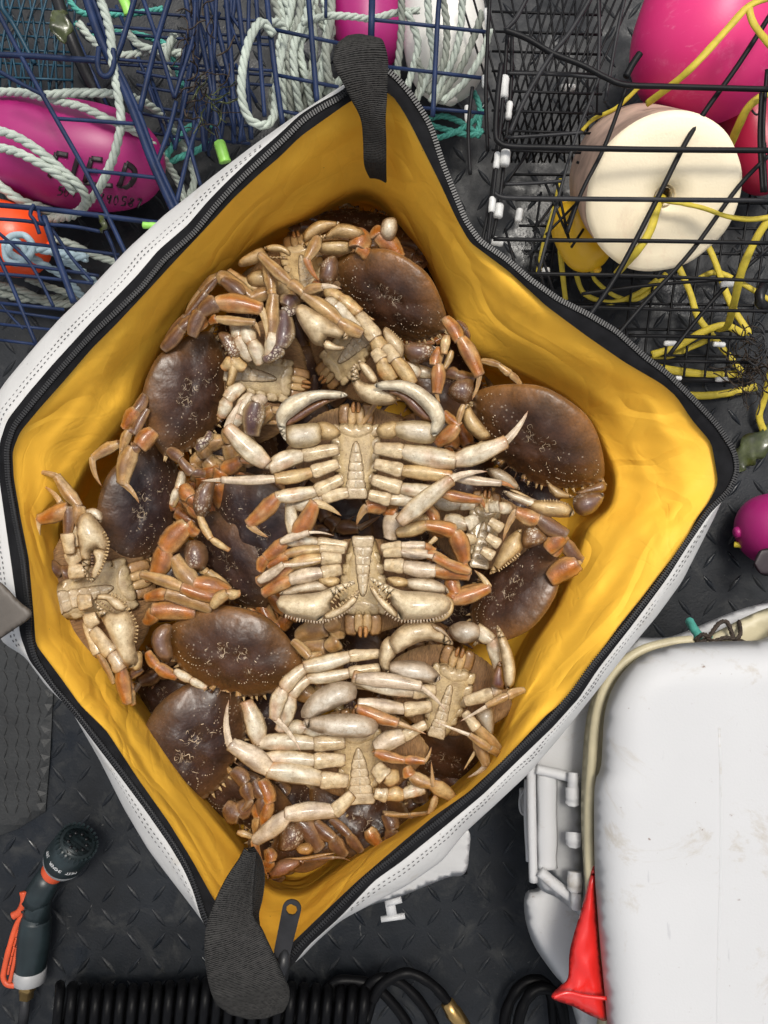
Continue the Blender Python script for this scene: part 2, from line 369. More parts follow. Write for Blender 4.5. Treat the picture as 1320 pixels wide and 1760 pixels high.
# ---------------------------------------------------------------- bag
C0 = (600, 900)
def ringfun(poly, c=C0):
    pa = [(x-c[0], y-c[1]) for x, y in poly]
    def r(th):
        dx, dy = math.cos(th), math.sin(th); best = 0
        for i in range(len(pa)):
            x1, y1 = pa[i]; x2, y2 = pa[(i+1) % len(pa)]
            den = dx*(y2-y1)-dy*(x2-x1)
            if abs(den) < 1e-9: continue
            t = (x1*(y2-y1)-y1*(x2-x1))/den; u = (x1*dy-y1*dx)/den
            if t > 0 and -1e-6 <= u <= 1+1e-6: best = max(best, t)
        return best
    return r
TEETH = [(630, 118), (670, 122), (705, 160), (740, 215), (760, 280), (800, 380), (825, 415), (870, 445), (910, 480), (960, 515), (1010, 540), (1060, 570), (1110, 615), (1147, 642), (1191, 686), (1232, 730), (1262, 776), (1267, 809), (1254, 842), (1218, 876), (1191, 915), (1172, 942), (1142, 988), (1117, 1021), (1082, 1067), (1049, 1106), (1020, 1140), (985, 1190), (940, 1241), (890, 1288), (822, 1355), (754, 1411), (724, 1433), (674, 1475), (633, 1505), (572, 1569), (511, 1627), (490, 1658), (440, 1668), (385, 1625), (352, 1579), (339, 1533), (322, 1490), (297, 1448), (255, 1388), (212, 1329), (170, 1274), (127, 1219), (93, 1181), (60, 1130), (50, 1090), (50, 1050), (40, 960), (26, 890), (14, 820), (12, 770), (24, 733), (60, 688), (100, 640), (142, 593), (167, 567), (206, 531), (245, 493), (283, 446), (335, 400), (368, 358), (395, 328), (421, 302), (449, 276), (493, 236), (521, 207), (550, 187), (591, 165)]
YEL = [(632, 160), (670, 155), (700, 200), (725, 250), (755, 310), (785, 375), (808, 415), (875, 465), (940, 525), (1010, 577), (1075, 622), (1140, 660), (1164, 681), (1191, 722), (1224, 760), (1232, 804), (1236, 831), (1218, 866), (1202, 885), (1175, 935), (1142, 978), (1109, 1022), (1068, 1073), (1035, 1118), (981, 1197), (940, 1230), (867, 1307), (804, 1364), (745, 1405), (693, 1448), (618, 1512), (557, 1569), (502, 1622), (480, 1640), (440, 1640), (400, 1595), (361, 1537), (331, 1482), (289, 1414), (238, 1342), (182, 1257), (136, 1212), (102, 1164), (60, 1108), (57, 1060), (48, 960), (34, 890), (22, 820), (20, 775), (33, 742), (68, 700), (108, 655), (155, 600), (200, 555), (258, 493), (300, 447), (340, 405), (403, 337), (444, 299), (481, 268), (516, 233), (550, 209), (601, 173)]
TOUT = [(630, 112), (672, 117), (709, 157), (744, 212), (764, 278), (804, 377), (828, 411), (873, 441), (913, 476), (963, 511), (1013, 536), (1063, 566), (1114, 611), (1150, 638), (1195, 682), (1236, 727), (1267, 774), (1272, 810), (1258, 846), (1222, 880), (1196, 918), (1177, 946), (1148, 992), (1123, 1026), (1088, 1073), (1056, 1114), (1028, 1150), (995, 1200), (950, 1250), (900, 1298), (832, 1364), (764, 1421), (690, 1481), (643, 1514), (585, 1576), (520, 1634), (500, 1668), (440, 1680), (380, 1630), (346, 1583), (334, 1536), (316, 1494), (291, 1452), (250, 1393), (206, 1334), (164, 1279), (122, 1223), (88, 1184), (50, 1135), (34, 1090), (30, 1045), (18, 960), (8, 890), (-2, 820), (-2, 765), (12, 722), (48, 676), (90, 627), (131, 582), (158, 552), (196, 514), (235, 474), (272, 430), (322, 387), (356, 347), (385, 317), (411, 292), (440, 265), (485, 226), (514, 198), (545, 178), (588, 156)]
WOUT = [(625, 125), (668, 130), (700, 170), (735, 225), (755, 290), (790, 390), (860, 450), (950, 520), (1050, 580), (1140, 650), (1225, 740), (1255, 790), (1245, 850), (1230, 885), (1205, 935), (1172, 1000), (1130, 1058), (1080, 1118), (1020, 1195), (960, 1270), (906, 1332), (845, 1389), (800, 1430), (760, 1480), (700, 1522), (640, 1553), (584, 1583), (540, 1622), (510, 1655), (440, 1672), (385, 1635), (339, 1571), (297, 1516), (255, 1461), (212, 1388), (170, 1304), (121, 1219), (80, 1180), (42, 1128), (4, 1105), (-20, 1050), (-30, 960), (-34, 860), (-36, 780), (-20, 700), (10, 655), (62, 593), (103, 547), (144, 508), (180, 469), (219, 428), (283, 369), (320, 340), (363, 305), (435, 250), (504, 201), (583, 150)]
PILE = [(655, 335), (620, 322), (570, 345), (520, 375), (470, 395), (425, 425), (385, 465), (320, 525), (285, 585), (250, 650), (230, 705), (185, 760), (150, 800), (125, 850), (100, 900), (105, 970), (125, 1040), (165, 1110), (205, 1180), (255, 1250), (315, 1340), (365, 1400), (410, 1455), (455, 1530), (520, 1545), (600, 1480), (700, 1420), (780, 1365), (835, 1310), (865, 1240), (885, 1170), (915, 1110), (955, 1050), (985, 980), (1010, 900), (1050, 880), (1058, 820), (1020, 730), (970, 680), (880, 635), (800, 600), (770, 520), (735, 440), (690, 380)]
rT, rY, rO, rW, rP = [ringfun(p) for p in (TEETH, YEL, TOUT, WOUT, PILE)]
NB = 420
def rimz(th):                                # rim height: corners with handles stand a little higher
    d = math.degrees(th) % 360
    g = lambda c, w: math.exp(-(((d-c+180) % 360-180)/w)**2)
    return .415+.02*g(272, 12)+.025*g(102, 12)-.03*g(355, 30)-.015*g(190, 30)+.006*math.sin(th*7)+.004*math.sin(th*13+1)
def rp(r, th, z): return P3(C0[0]+math.cos(th)*r, C0[1]+math.sin(th)*r, z)
bag = empty('fish_bag', P3(600, 900, 0), 'large open zippered white fish bag with yellow lining, full of crabs', 'bag')
ths = [2*math.pi*i/NB for i in range(NB)]
def smoothr(fn, k=1):
    a = [fn(t) for t in ths]
    for _ in range(k): a = [(a[i-1]+2*a[i]+a[(i+1) % NB])/4 for i in range(NB)]
    return a
aT, aY, aO, aW, aP = smoothr(rT), smoothr(rY), smoothr(rO), smoothr(rW), smoothr(rP, 8)
def strip(rings, closed=False):
    v = [p for r_ in rings for p in r_]; f = []
    for i in range(len(rings)-1):
        for j in range(NB): a = i*NB+j; b_ = i*NB+(j+1) % NB; f.append((a, b_, b_+NB, a+NB))
    return v, f
def wr(th, s, seed=0): return noise.noise(Vector((math.cos(th)*3.2+seed, math.sin(th)*3.2, s*1.6+seed)))
def foldn(th, s):
    x, y = math.cos(th), math.sin(th)
    a = noise.noise(Vector((x*6, y*6, s*.9+3))); b_ = noise.noise(Vector((x*10+5, y*10, s*1.3+9)))
    return (1-min(1, abs(a)*4))*.5+(1-min(1, abs(b_)*3.5))*.28-.3+noise.noise(Vector((x*2.5, y*2.5, s*1.8)))*.5
# lining: from the tape down to the pile and on to the floor of the bag
rings = []; NS = 40
for s_ in range(NS+1):
    s = s_/NS; ring = []
    for i, th in enumerate(ths):
        z0 = rimz(th); d = math.degrees(th) % 360
        if s <= .72:
            q = s/.72
            r_ = aY[i]*(1-q)+aP[i]*q
            zb = .298; bulge = math.sin(q*math.pi)
            sag = q**1.15 if not (290 < d or d < 60) else q**1.35       # right flap lies flatter near its edge
            z = z0*(1-sag)+zb*sag-.004
            amp = bulge**.7
            f_ = foldn(th, q*1.7)
            r_ += f_*amp*7; z += f_*amp*.0085+wr(th, q*1.8, 5)*amp*.012
        else:
            q = (s-.72)/.28; r_ = aP[i]*(1-.10*q-.9*max(0, q-.6)/.4); z = .298*(1-q**.8)+.05*q**.8-.004
        ring.append(rp(max(r_, 0.5), th, z))
    rings.append(ring)
v, f = strip(rings); f.append(tuple(NS*NB+j for j in range(NB)))
lin = mesh_obj('lining', v, [q[::-1] for q in f], M['yellow_vinyl'], bag)
# zipper tape
rings = []
for q in (0, .25, .5, .75, 1):
    rings.append([rp(aY[i]*(1-q)+aO[i]*q+(1.5 if q == 0 else 0)-(3 if q == 0 else 0), th, rimz(th)+.002+.003*math.sin(q*math.pi)) for i, th in enumerate(ths)])
v, f = strip(rings); mesh_obj('zipper_tape', v, f, M['black_tape'], bag)
# white outer shell: hem, roll, wall down to the deck
rings = []
for q in (0, .2, .45, .7, .9, 1):
    rings.append([rp(aO[i]*(1-q)+aW[i]*q-(2 if q == 0 else 0), th, rimz(th)-.001-.030*q**2+.0035*wr(th*3, q*2, 2)*math.sin(q*math.pi)) for i, th in enumerate(ths)])
for q in (.12, .25, .4, .6, .8, 1):
    rings.append([rp(aW[i]*(1-.10*q)-6*abs(foldn(th, q))*math.sin(q*3)-2, th, (rimz(th)-.031)*(1-q)+.004) for i, th in enumerate(ths)])
v, f = strip(rings); mesh_obj('outer_shell', v, f, M['white_vinyl'], bag)
# lower right side panel that shows below the hem
po, pf = inflate([(800, 1425), (806, 1470), (798, 1502), (770, 1508), (735, 1522), (690, 1540), (640, 1555), (600, 1568), (640, 1520), (720, 1470)], 30, 12, 1, g=9)
mesh_obj('side_panel', [P3(p[0], p[1], .30+p[2]*.0003+.0005*(1500-p[1])) for p in po], pf, M['white_vinyl'], bag)
po, pf = inflate([(762, 1500), (800, 1478), (804, 1503), (770, 1506)], 4, 3, 1, g=4, smooth=False)
mesh_obj('strap_anchor', [P3(p[0], p[1], .27+p[2]*.001) for p in po], pf, M['black_tape'], bag)
# zipper teeth, one joined part (each about 4 px)
zm = MB(); path = [rp(aT[i], th, rimz(th)+.0055) for i, th in enumerate(ths)]; path.append(path[0])
acc = 0; step = .0028
for i in range(NB):
    a, b_ = path[i], path[i+1]; L = (b_-a).length
    while acc < L:
        p = a.lerp(b_, acc/L); ang = math.atan2(b_.y-a.y, b_.x-a.x); zm.add(*box(p, .0015, .0056, .0028, ang)); acc += step
    acc -= L
zm.obj('zipper_tooth', M['zip_metal'], bag, smooth=False, kind='stuff')
tv, tf = tube([p-Vector((0, 0, .0012)) for p in path[::2]], .0017, 6); mesh_obj('zipper_cord', tv, tf, M['black_plastic'], bag)
# stitching on the white hem, two rows of dashes
sm_ = MB()
for off in (.30, .48):
    pth = []
    for i, th in enumerate(ths):
        w_ = aW[i]-aO[i]
        if w_ < 14: pth.append(None); continue
        rr = aO[i]+min(w_*off, 14 if off < .4 else 20)
        q = (rr-aO[i])/w_; pth.append(rp(rr+wr(th*4, 1)*3, th, rimz(th)-.001-.030*q*q+.0035*wr(th*3, q*2, 2)*math.sin(q*math.pi)+.0006))
    for i in range(NB):
        a, b_ = pth[i], pth[(i+1) % NB]
        if a is None or b_ is None: continue
        n_ = max(1, int((b_-a).length/.0042))
        for k in range(n_):
            p = a.lerp(b_, (k+.5)/n_); sm_.add(*box(p, .0027, .0007, .0009, math.atan2(b_.y-a.y, b_.x-a.x)))
sm_.obj('stitch', M['stitch'], bag, smooth=False, kind='stuff')

def ribbon(name, pairs, parent, mat, th=.0022, nu=12, seed=1):
    A = catmull([P3(*p[0]) for p in pairs], n=7); B = catmull([P3(*p[1]) for p in pairs], n=7); v = []; lp = []; f = []
    m = len(A); L = 0
    nor = []
    for i in range(m):
        t_ = (A[min(i+1, m-1)]+B[min(i+1, m-1)]-A[max(i-1, 0)]-B[max(i-1, 0)]); w_ = B[i]-A[i]
        n_ = t_.cross(w_); nor.append(n_.normalized() if n_.length > 1e-9 else Vector((0, 0, 1)))
    for side in (1, -1):
        L = 0
        for i in range(m):
            if i: L += ((A[i]+B[i])/2-(A[i-1]+B[i-1])/2).length
            for j in range(nu+1):
                u = j/nu; p = A[i].lerp(B[i], u)
                p = p+nor[i]*(side*th/2)+Vector((0, 0, .004*math.sin(u*math.pi)+.0015*noise.noise(Vector((u*3, i*.2, seed)))))
                v.append(p); lp.append((u*.05*400/6, L*260/1.6, 0))
    k = nu+1; o = m*k
    for i in range(m-1):
        for j in range(nu):
            a = i*k+j; f.append((a, a+1, a+1+k, a+k)); f.append((o+a, o+a+k, o+a+1+k, o+a+1))
        for a in (i*k, i*k+nu): f.append((a, a+k, o+a+k, o+a))
    for i in (0, m-1):
        for j in range(nu): a = i*k+j; f.append((a, a+1, o+a+1, o+a))
    return mesh_obj(name, v, f, mat, parent, loc=lp)
ribbon('handle', [((636, 305, .36), (664, 313, .365)), ((626, 282, .40), (664, 285, .40)), ((624, 240, .425), (664, 245, .425)), ((620, 205, .445), (663, 205, .445)), ((604, 172, .46), (665, 165, .455)), ((588, 140, .47), (666, 130, .465)), ((574, 112, .475), (667, 105, .47)), ((574, 92, .475), (662, 80, .475)), ((582, 74, .47), (655, 68, .472)), ((598, 63, .455), (645, 66, .46))], bag, M['black_webbing'])
ribbon('handle', [((420, 1458, .475), (440, 1463, .472)), ((410, 1478, .48), (438, 1480, .47)), ((388, 1512, .485), (435, 1515, .465)), ((367, 1556, .485), (433, 1545, .465)), ((354, 1595, .48), (436, 1575, .47)), ((352, 1640, .475), (452, 1600, .475)), ((357, 1680, .47), (470, 1640, .475)), ((366, 1712, .465), (488, 1680, .47)), ((376, 1728, .458), (497, 1700, .458)), ((398, 1742, .45), (496, 1720, .45)), ((425, 1750, .44), (486, 1738, .44))], bag, M['black_webbing'], seed=4)
ribbon('handle_fold', [((420, 1457, .468), (436, 1455, .455)), ((428, 1462, .462), (450, 1480, .44)), ((430, 1500, .455), (454, 1510, .435)), ((428, 1540, .452), (450, 1545, .435)), ((428, 1570, .452), (444, 1570, .435)), ((438, 1600, .455), (446, 1598, .44))], bag, M['black_webbing'], seed=8)
# slider and pull tab
sl = MB(); sl.add(*tube([P3(491, 1630, .462), P3(487, 1655, .466), P3(484, 1684, .460)], [.005, .0075, .006], 10))
slo = sl.obj('zipper_slider', M['zip_metal'], bag)
pv = MB()
cA = P3(502, 1560, .463); cB = P3(486, 1632, .463); ax = (cA-cB).normalized(); sd_ = Vector((-ax.y, ax.x, 0))
hw = .0092
def ringpts(c, r_out, a0, a1, n): return [c+ax*(math.cos(a)*r_out)+sd_*(math.sin(a)*r_out) for a in [a0+(a1-a0)*i/n for i in range(n+1)]]
out = ringpts(cA, hw*1.02, math.pi/2, -math.pi/2, 14)+ringpts(cB, hw*.9, -math.pi/2, -3*math.pi/2, 12)
inn = []
hole = ringpts(cA-ax*.0005, hw*.62, 0, 2*math.pi, 25)[:-1]
pts2 = [(p.x, p.y) for p in out]; nh = len(hole); no = len(pts2)
r2 = delaunay_2d_cdt([Vector(p) for p in pts2]+[Vector((p.x, p.y)) for p in hole], [(i, (i+1) % no) for i in range(no)]+[(no+i, no+(i+1) % nh) for i in range(nh)], [], 1, 1e-7)
def inhole(c): return (c-Vector((hole[0].x, hole[0].y)).lerp(Vector((hole[nh//2].x, hole[nh//2].y)), .5)).length < hw*.55
tv = [Vector((p.x, p.y, .4665)) for p in r2[0]]+[Vector((p.x, p.y, .4640)) for p in r2[0]]; nn = len(r2[0]); tf = []
for fc in r2[2]:
    c_ = sum((r2[0][i] for i in fc), Vector((0, 0)))/len(fc)
    if inhole(c_): continue
    tf += [tuple(fc), tuple(nn+i for i in reversed(fc))]
for s0, cnt in ((0, no), (no, nh)):
    for i in range(cnt): a = s0+i; b_ = s0+(i+1) % cnt; tf.append((a, b_, nn+b_, nn+a))
mesh_obj('pull_tab', tv, tf, M['grey_wire'], slo, smooth=False)
# left tab
po, pf = inflate([(-40, 985), (0, 1000), (34, 1034), (52, 1048), (55, 1056), (50, 1064), (20, 1085), (-6, 1102), (-40, 1120)], 6, 5, 1, g=6)
mesh_obj('side_tab', [P3(p[0], p[1], .455+p[2]*.0006) for p in po], pf, M['tab_grey'], bag)
# drain plug clip on the lower right
dp = MB(); dp.add(*box(P3(672, 1562, .20), .013, .026, .004, R(10))); dp.add(*tube([P3(655, 1580, .20), P3(696, 1574, .20)], .004, 8)); dp.add(*tube([P3(664, 1552, .21), P3(690, 1545, .21)], .005, 8))
dp.obj('drain_plug', M['cooler_plastic'], bag)

# ---------------------------------------------------------------- crabs
WH = (.70, .66, .54); CR = (.60, .46, .24); OR = (.42, .135, .014); TN = (.40, .225, .075); BR = (.135, .062, .030); PU = (.10, .052, .055)
DK = (.075, .040, .026); LT = (.60, .50, .36)
#   main, edge, tip
STY = {'W': (WH, CR, TN), 'C': (CR, TN, TN), 'O': (OR, (.56, .34, .13), TN), 'T': (TN, (.56, .42, .22), OR), 'B': (BR, (.44, .26, .11), OR), 'P': (PU, CR, TN), 'D': (DK, BR, BR), 'X': (mix(WH, OR, .25), LT, OR)}
PROF = {'c': [(0, .66), (.15, .78), (.5, .86), (.8, .98), (.93, .94), (1, .80)],
        'm': [(0, .66), (.07, .76), (.2, .88), (.5, 1.04), (.75, 1.0), (.9, .84), (.96, .86), (1, .68)],
        'k': [(0, .62), (.12, .76), (.45, .92), (.8, 1.08), (.92, 1.0), (1, .74)],
        'p': [(0, .62), (.05, .74), (.12, .86), (.32, 1.08), (.55, 1.02), (.8, .82), (.93, .72), (.97, .76), (1, .5)],
        'd': [(0, .58), (.06, .72), (.3, .62), (.6, .44), (.85, .24), (1, .03)]}
def lerp_prof(pr, t):
    for i in range(len(pr)-1):
        if t <= pr[i+1][0]: a, b = pr[i], pr[i+1]; u = (t-a[0])/(b[0]-a[0]+1e-9); u = u*u*(3-2*u); return a[1]*(1-u)+b[1]*u
    return pr[-1][1]
def segment(A, B, w, kind, sty, bend=0., flat=.5, rnd=0):
    main, edge, tip = STY[sty]; ax = B-A; L = ax.length
    if L < 1e-5: return [], [], []
    t_ = ax/L; up = Vector((0, 0, 1)); side = t_.cross(up)
    if side.length < .05: side = Vector((1, 0, 0))
    side.normalize(); nr = side.cross(t_).normalized()
    nr_ = 14 if kind != 'd' else 10; na = 16; v = []; c = []; f = []
    asy = random.choice((-1, 1))*random.uniform(.05, .13)
    seed = random.random()*50; om = random.uniform(.85, 1.15)
    for i in range(nr_+1):
        t = i/nr_; t = (.5-.5*math.cos(math.pi*t))*.7+t*.3
        r_ = w/2*lerp_prof(PROF[kind], t)
        p = A+ax*t+side*(bend*L*4*t*(1-t)+(asy*w*math.sin(math.pi*t) if kind in 'mpk' else 0))
        for j in range(na):
            a = 2*math.pi*j/na; ca, sa = math.cos(a), math.sin(a)
            rr = (abs(ca)**1.3+abs(sa)**1.3)**(-1/1.3)*(1.05+.03*math.cos(3*a+seed))
            rr *= 1+.05*noise.noise(Vector((seed, t*7, a)))
            if kind == 'd': rr *= 1-.10*math.cos(6*a)
            q = p+side*(ca*r_*rr)+nr*(sa*r_*flat*rr)
            if kind in 'mpk': q += nr*(-.10*w*abs(ca)**3)
            v.append(q)
            e = abs(ca)**(6 if sty in 'WC' else 4)
            x = mix(main, edge, e*.75)
            if sty in 'WC':                                       # pale limb: orange joints, tan ends
                jn = max(0, 1-t/.30)*.5+max(0, (t-.72)/.28)*.6
                x = mix(x, OR if kind in 'pk' else TN, jn*(.9 if kind != 'c' else .4))
                if kind == 'k': x = mix(x, TN, .3)
                if kind == 'c': x = mix(x, WH, .35)
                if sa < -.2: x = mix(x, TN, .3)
            else:
                jn = max(0, 1-t/.10)*.6+max(0, (t-.9)/.1)*.7; x = mix(x, LT, jn*.7)
                if kind in 'mp' and sty in 'OB': x = mix(x, PU if sty == 'B' else BR, max(0, .55-abs(t-.5)*1.6)*.5*om)
            if kind in 'mkp' and sty in 'OBTX':
                st = max(0, math.cos(2*a+1.2))**3; x = mix(x, edge, .3*st); x = mix(x, BR, .35*max(0, math.cos(3*a+seed))**2*(1-abs(2*t-1)))
            if kind == 'd':
                st = .5+.5*math.cos(4*a); x = mix(x, LT, .45*st*(1-t)); x = mix(x, (.30, .11, .03), max(0, (t-.72)/.28)**1.2*.85)
            if kind != 'd':
                dkn = max(0, 1-t/.05)+max(0, (t-.96)/.04); x = mix(x, (.10, .045, .018), min(1, dkn)*.85)
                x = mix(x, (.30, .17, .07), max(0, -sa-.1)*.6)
            nb = noise.noise(Vector((seed+9, t*2.6, a*.7)))
            n3 = noise.noise(Vector((seed+3, t*6, a*1.4)))
            if sty in 'WC': x = mix(x, (.42, .27, .10), max(0, n3)*.75+.06)
            if sty in 'WC' and kind in 'mp': x = mix(x, OR, max(0, nb+t*.25-.22)*.8)
            elif sty in 'OTX' and kind != 'd': x = mix(x, CR, max(0, nb-.05+(.25-t)*.5)*.9); x = mix(x, PU, max(0, -nb-.15)*.8)
            nz = noise.noise(Vector((seed, t*5*om, ca*2)))*.30; x = tuple(max(0, k_*(1+nz)) for k_ in x)
            c.append(x)
    for i in range(nr_):
        for j in range(na): a = i*na+j; b_ = i*na+(j+1) % na; f.append((a, a+na, b_+na, b_))
    f.append(tuple(range(na))); f.append(tuple(nr_*na+j for j in reversed(range(na))))
    return v, f, c
OUTL = [(0, .30), (.035, .315), (.07, .295), (.12, .305), (.2, .285), (.3, .235), (.4, .15), (.47, .06), (.5, -.012), (.455, -.09), (.39, -.16), (.3, -.235), (.22, -.285), (.14, -.315), (.06, -.325)]
OUTL = OUTL+[(0, -.328)]+[(-x, y) for x, y in OUTL[:0:-1]]
class Crab:
    def __init__(s, label, view, cx, cy, z, W, phi, ls=1., roll=0., belly=False):
        (cx, cy), = conv(view, [(cx, cy)]); s.z = z; s.view = view; s.c = P3(cx, cy, z); s.W = W*K(z)
        s.root = empty('crab', P3(cx, cy, z-.03), label, 'crab', 'crabs piled in the bag')
        a = R(phi); pit = math.acos(max(.3, min(1, ls))); ey0 = Vector((math.cos(a), math.sin(a), 0)); s.ex = Vector((math.sin(a), -math.cos(a), 0))
        s.ey = ey0*math.cos(pit)-Vector((0, 0, 1))*math.sin(pit); s.ez = ey0*math.sin(pit)+Vector((0, 0, 1))*math.cos(pit)
        if roll:
            m_ = Matrix.Rotation(R(roll), 3, s.ey); s.ex = m_ @ s.ex; s.ez = m_ @ s.ez
    def L(s, u, v, h): return s.c+s.ex*(u*s.W)+s.ey*(v*s.W)+s.ez*(h*s.W)
    def shell(s, tone=0., belly=False):
        # tone 0 warm brown .. 1 purple brown; one domed mesh with toothed front margin
        o = catmull([(x, y, 0) for x, y in OUTL], n=6, closed=True); n_ = len(o); v = []; c = []; lp = []; f = []
        per = 0; nt_ = []
        for p in o:
            a = math.atan2(p.y+.01, abs(p.x)); am = 0
            if .02 < a < 1.25: ph = (a/1.25*10) % 1; am = (.005 if belly else .016)*(1-abs(ph-.3)/.7)*(1 if p.y > -.03 else 0)
            k = 1+am/max(.2, p.length)*1.6; nt_.append((p.x*k, p.y*k, am))
        mid = mix((.058, .027, .013), (.038, .023, .022), tone); rim = mix((.20, .098, .026), (.115, .066, .033), tone)
        if belly: mid = (.17, .088, .035); rim = (.27, .16, .07)
        ns = 14; Hd = .088 if not belly else .04
        sd1 = random.random()*30
        rows = [(j/ns, 1) for j in range(1, ns+1)]+[(.985, -1), (.9, -1), (.6, -1), (.2, -1)]
        for q, sgn in rows:
            for (x, y, am) in nt_:
                if q < .93: x2, y2 = x/(1+am*3), y/(1+am*3)
                else: x2, y2 = x, y
                px_, py_ = x2*q, y2*q
                h = Hd*(.72*(1-q**3.2)**.8+.28*(1-q*q)) if sgn > 0 else -.028-.03*(1-q)
                if sgn > 0:
                    g = lambda cx, cy, w, A: A*math.exp(-((abs(px_)-cx)**2+(py_-cy)**2)/w**2)
                    h += g(.21, .05, .09, .020)+g(0, .12, .065, .020)+g(0, -.12, .08, .016)-g(.09, -.02, .035, .018)-g(.12, .12, .04, .010)-g(.3, -.12, .06, .010)+g(.36, .03, .05, .010)+g(.17, -.16, .07, .012)
                    h += .006*noise.noise(Vector((px_*7+sd1, py_*7, 0)))+.003*noise.noise(Vector((px_*22+sd1, py_*22, 0)))
                v.append(s.L(px_, py_, h)); lp.append((px_, py_, h))
                t = max(0, (q-.5)/.5)**1.5; x = mix(mid, rim, t)
                if q > .93 and y > -.02: x = mix(x, (.36, .23, .10), .55)
                if q > .97 and am > .009: x = mix(x, LT, .8)
                if sgn < 0: x = (.34, .24, .14)
                x = tuple(k_*(1+.3*noise.noise(Vector((px_*4+sd1, py_*4, 5)))) for k_ in x)
                c.append(x)
        ctr = len(v); v.append(s.L(0, 0, Hd)); lp.append((0, 0, Hd)); c.append(mid)
        m_ = len(rows)
        for j in range(n_): f.append((ctr, (j+1) % n_, j))
        for i in range(m_-1):
            for j in range(n_): a = i*n_+j; b_ = i*n_+(j+1) % n_; f.append((a, b_, b_+n_, a+n_))
        f.append(tuple((m_-1)*n_+j for j in range(n_)))
        o_ = mesh_obj('carapace' if not belly else 'shell_underside', v, [q[::-1] for q in f], M['hairy' if belly else 'carapace'], s.root, cols=c, loc=lp)
        if not belly:
            s.shellobj = o_
            rad_ = [math.hypot(a_, b_) for a_, b_, _ in nt_]; an_ = [math.atan2(b_, a_) for a_, b_, _ in nt_]
            def hgt(x, y):
                a_ = math.atan2(y, x); i_ = min(range(n_), key=lambda k: abs((an_[k]-a_+math.pi) % (2*math.pi)-math.pi)); q = min(.97, math.hypot(x, y)/rad_[i_])
                g = lambda cx, cy, w, A: A*math.exp(-((abs(x)-cx)**2+(y-cy)**2)/w**2)
                return Hd*(.72*(1-q**3.2)**.8+.28*(1-q*q))+g(.21, .05, .09, .020)+g(0, .12, .065, .020)+g(0, -.12, .08, .016)-g(.09, -.02, .035, .018)-g(.12, .12, .04, .010)-g(.3, -.12, .06, .010)+g(.36, .03, .05, .010)+g(.17, -.16, .07, .012)+.006*noise.noise(Vector((x*7+sd1, y*7, 0)))+.003*noise.noise(Vector((x*22+sd1, y*22, 0)))
            mk = MB(); ca_ = mix((.62, .52, .40), (.5, .40, .28), random.random())
            def squig(pts, w):
                P = [s.L(x, y, hgt(x, y)+.0012) for x, y in [(p.x, p.y) for p in catmull([(a_, b_, 0) for a_, b_ in pts], n=5)]]
                m__ = len(P); v_, f_ = tube(P, [max(.25, math.sin(math.pi*(i_+.6)/(m__+.2)))*w*s.W for i_ in range(m__)], 5, flat=.35); mk.add(v_, f_, [ca_]*len(v_))
            J = lambda k=.008: random.uniform(-k, k)
            for sg in (-1, 1):
                for pts, w in (([(.045, -.055), (.055, -.035), (.045, -.015), (.060, .0), (.075, .012)], .0032), ([(.055, -.035), (.075, -.045), (.085, -.03), (.10, -.035)], .0028), ([(.06, .0), (.05, .015), (.062, .03)], .0025), ([(.085, -.06), (.10, -.075), (.09, -.09), (.075, -.085)], .0025), ([(.135, .06), (.143, .08), (.14, .10)], .0034), ([(.03, -.075), (.04, -.09), (.03, -.105)], .0024), ([(.17, -.02), (.185, -.005)], .0034)):
                    if random.random() < .85: squig([(sg*(a_+J()), b_+J()) for a_, b_ in pts], w*random.uniform(.8, 1.3))
                for cx, cy, r_, a0, a1, k_ in ((.26, .04, .12, 20, 150, 15), (.25, .02, .065, -40, 150, 9), (.10, .15, .045, 0, 170, 7), (.30, -.02, .14, -60, 10, 8)):
                    for i_ in range(k_):
                        if random.random() < .25: continue
                        a_ = R(a0+(a1-a0)*i_/k_+random.uniform(-5, 5)); x, y = sg*(cx+r_*math.cos(a_)*random.uniform(.95, 1.05)), cy+r_*math.sin(a_)*.8
                        rr_ = random.uniform(.0022, .0048)*s.W; p = s.L(x, y, hgt(x, y)+.0008); v_, f_ = tube([p-s.ex*rr_, p-s.ex*rr_*.4, p+s.ex*rr_*.4, p+s.ex*rr_], [rr_*.3, rr_*.9, rr_*.9, rr_*.3], 6, flat=.5); mk.add(v_, f_, [ca_]*len(v_))
            mk.obj('shell_mark', M['shell'], s.root, kind='stuff')
            mb = MB()                                               # row of pale marginal spines
            for p in nt_:
                if p[2] > .0125:
                    A = s.L(p[0]*.965, p[1]*.965, .010); B = s.L(p[0]*1.05, p[1]*1.07, .020)
                    vv, ff, cc = segment(A, B, s.W*.030, 'd', 'C', flat=1); mb.add(vv, ff, cc)
            mb.obj('marginal_spine', M['shell'], s.root, kind='stuff')
            for sx_ in (-1, 1):                                     # eyes in their orbits
                e = MB(); A = s.L(sx_*.085, .285, -.005); B = s.L(sx_*.10, .318, .018); vv, ff, cc = segment(A, B, s.W*.044, 'c', 'T', flat=1); e.add(vv, ff, cc)
                vv, ff, cc = segment(s.L(sx_*.097, .312, .016), s.L(sx_*.107, .33, .027), s.W*.044, 'c', 'D', flat=1); e.add(vv, ff, cc)
                e.obj('eye', M['shell'], s.root)
            mbf = MB()                                              # mouth parts and feelers under the front edge
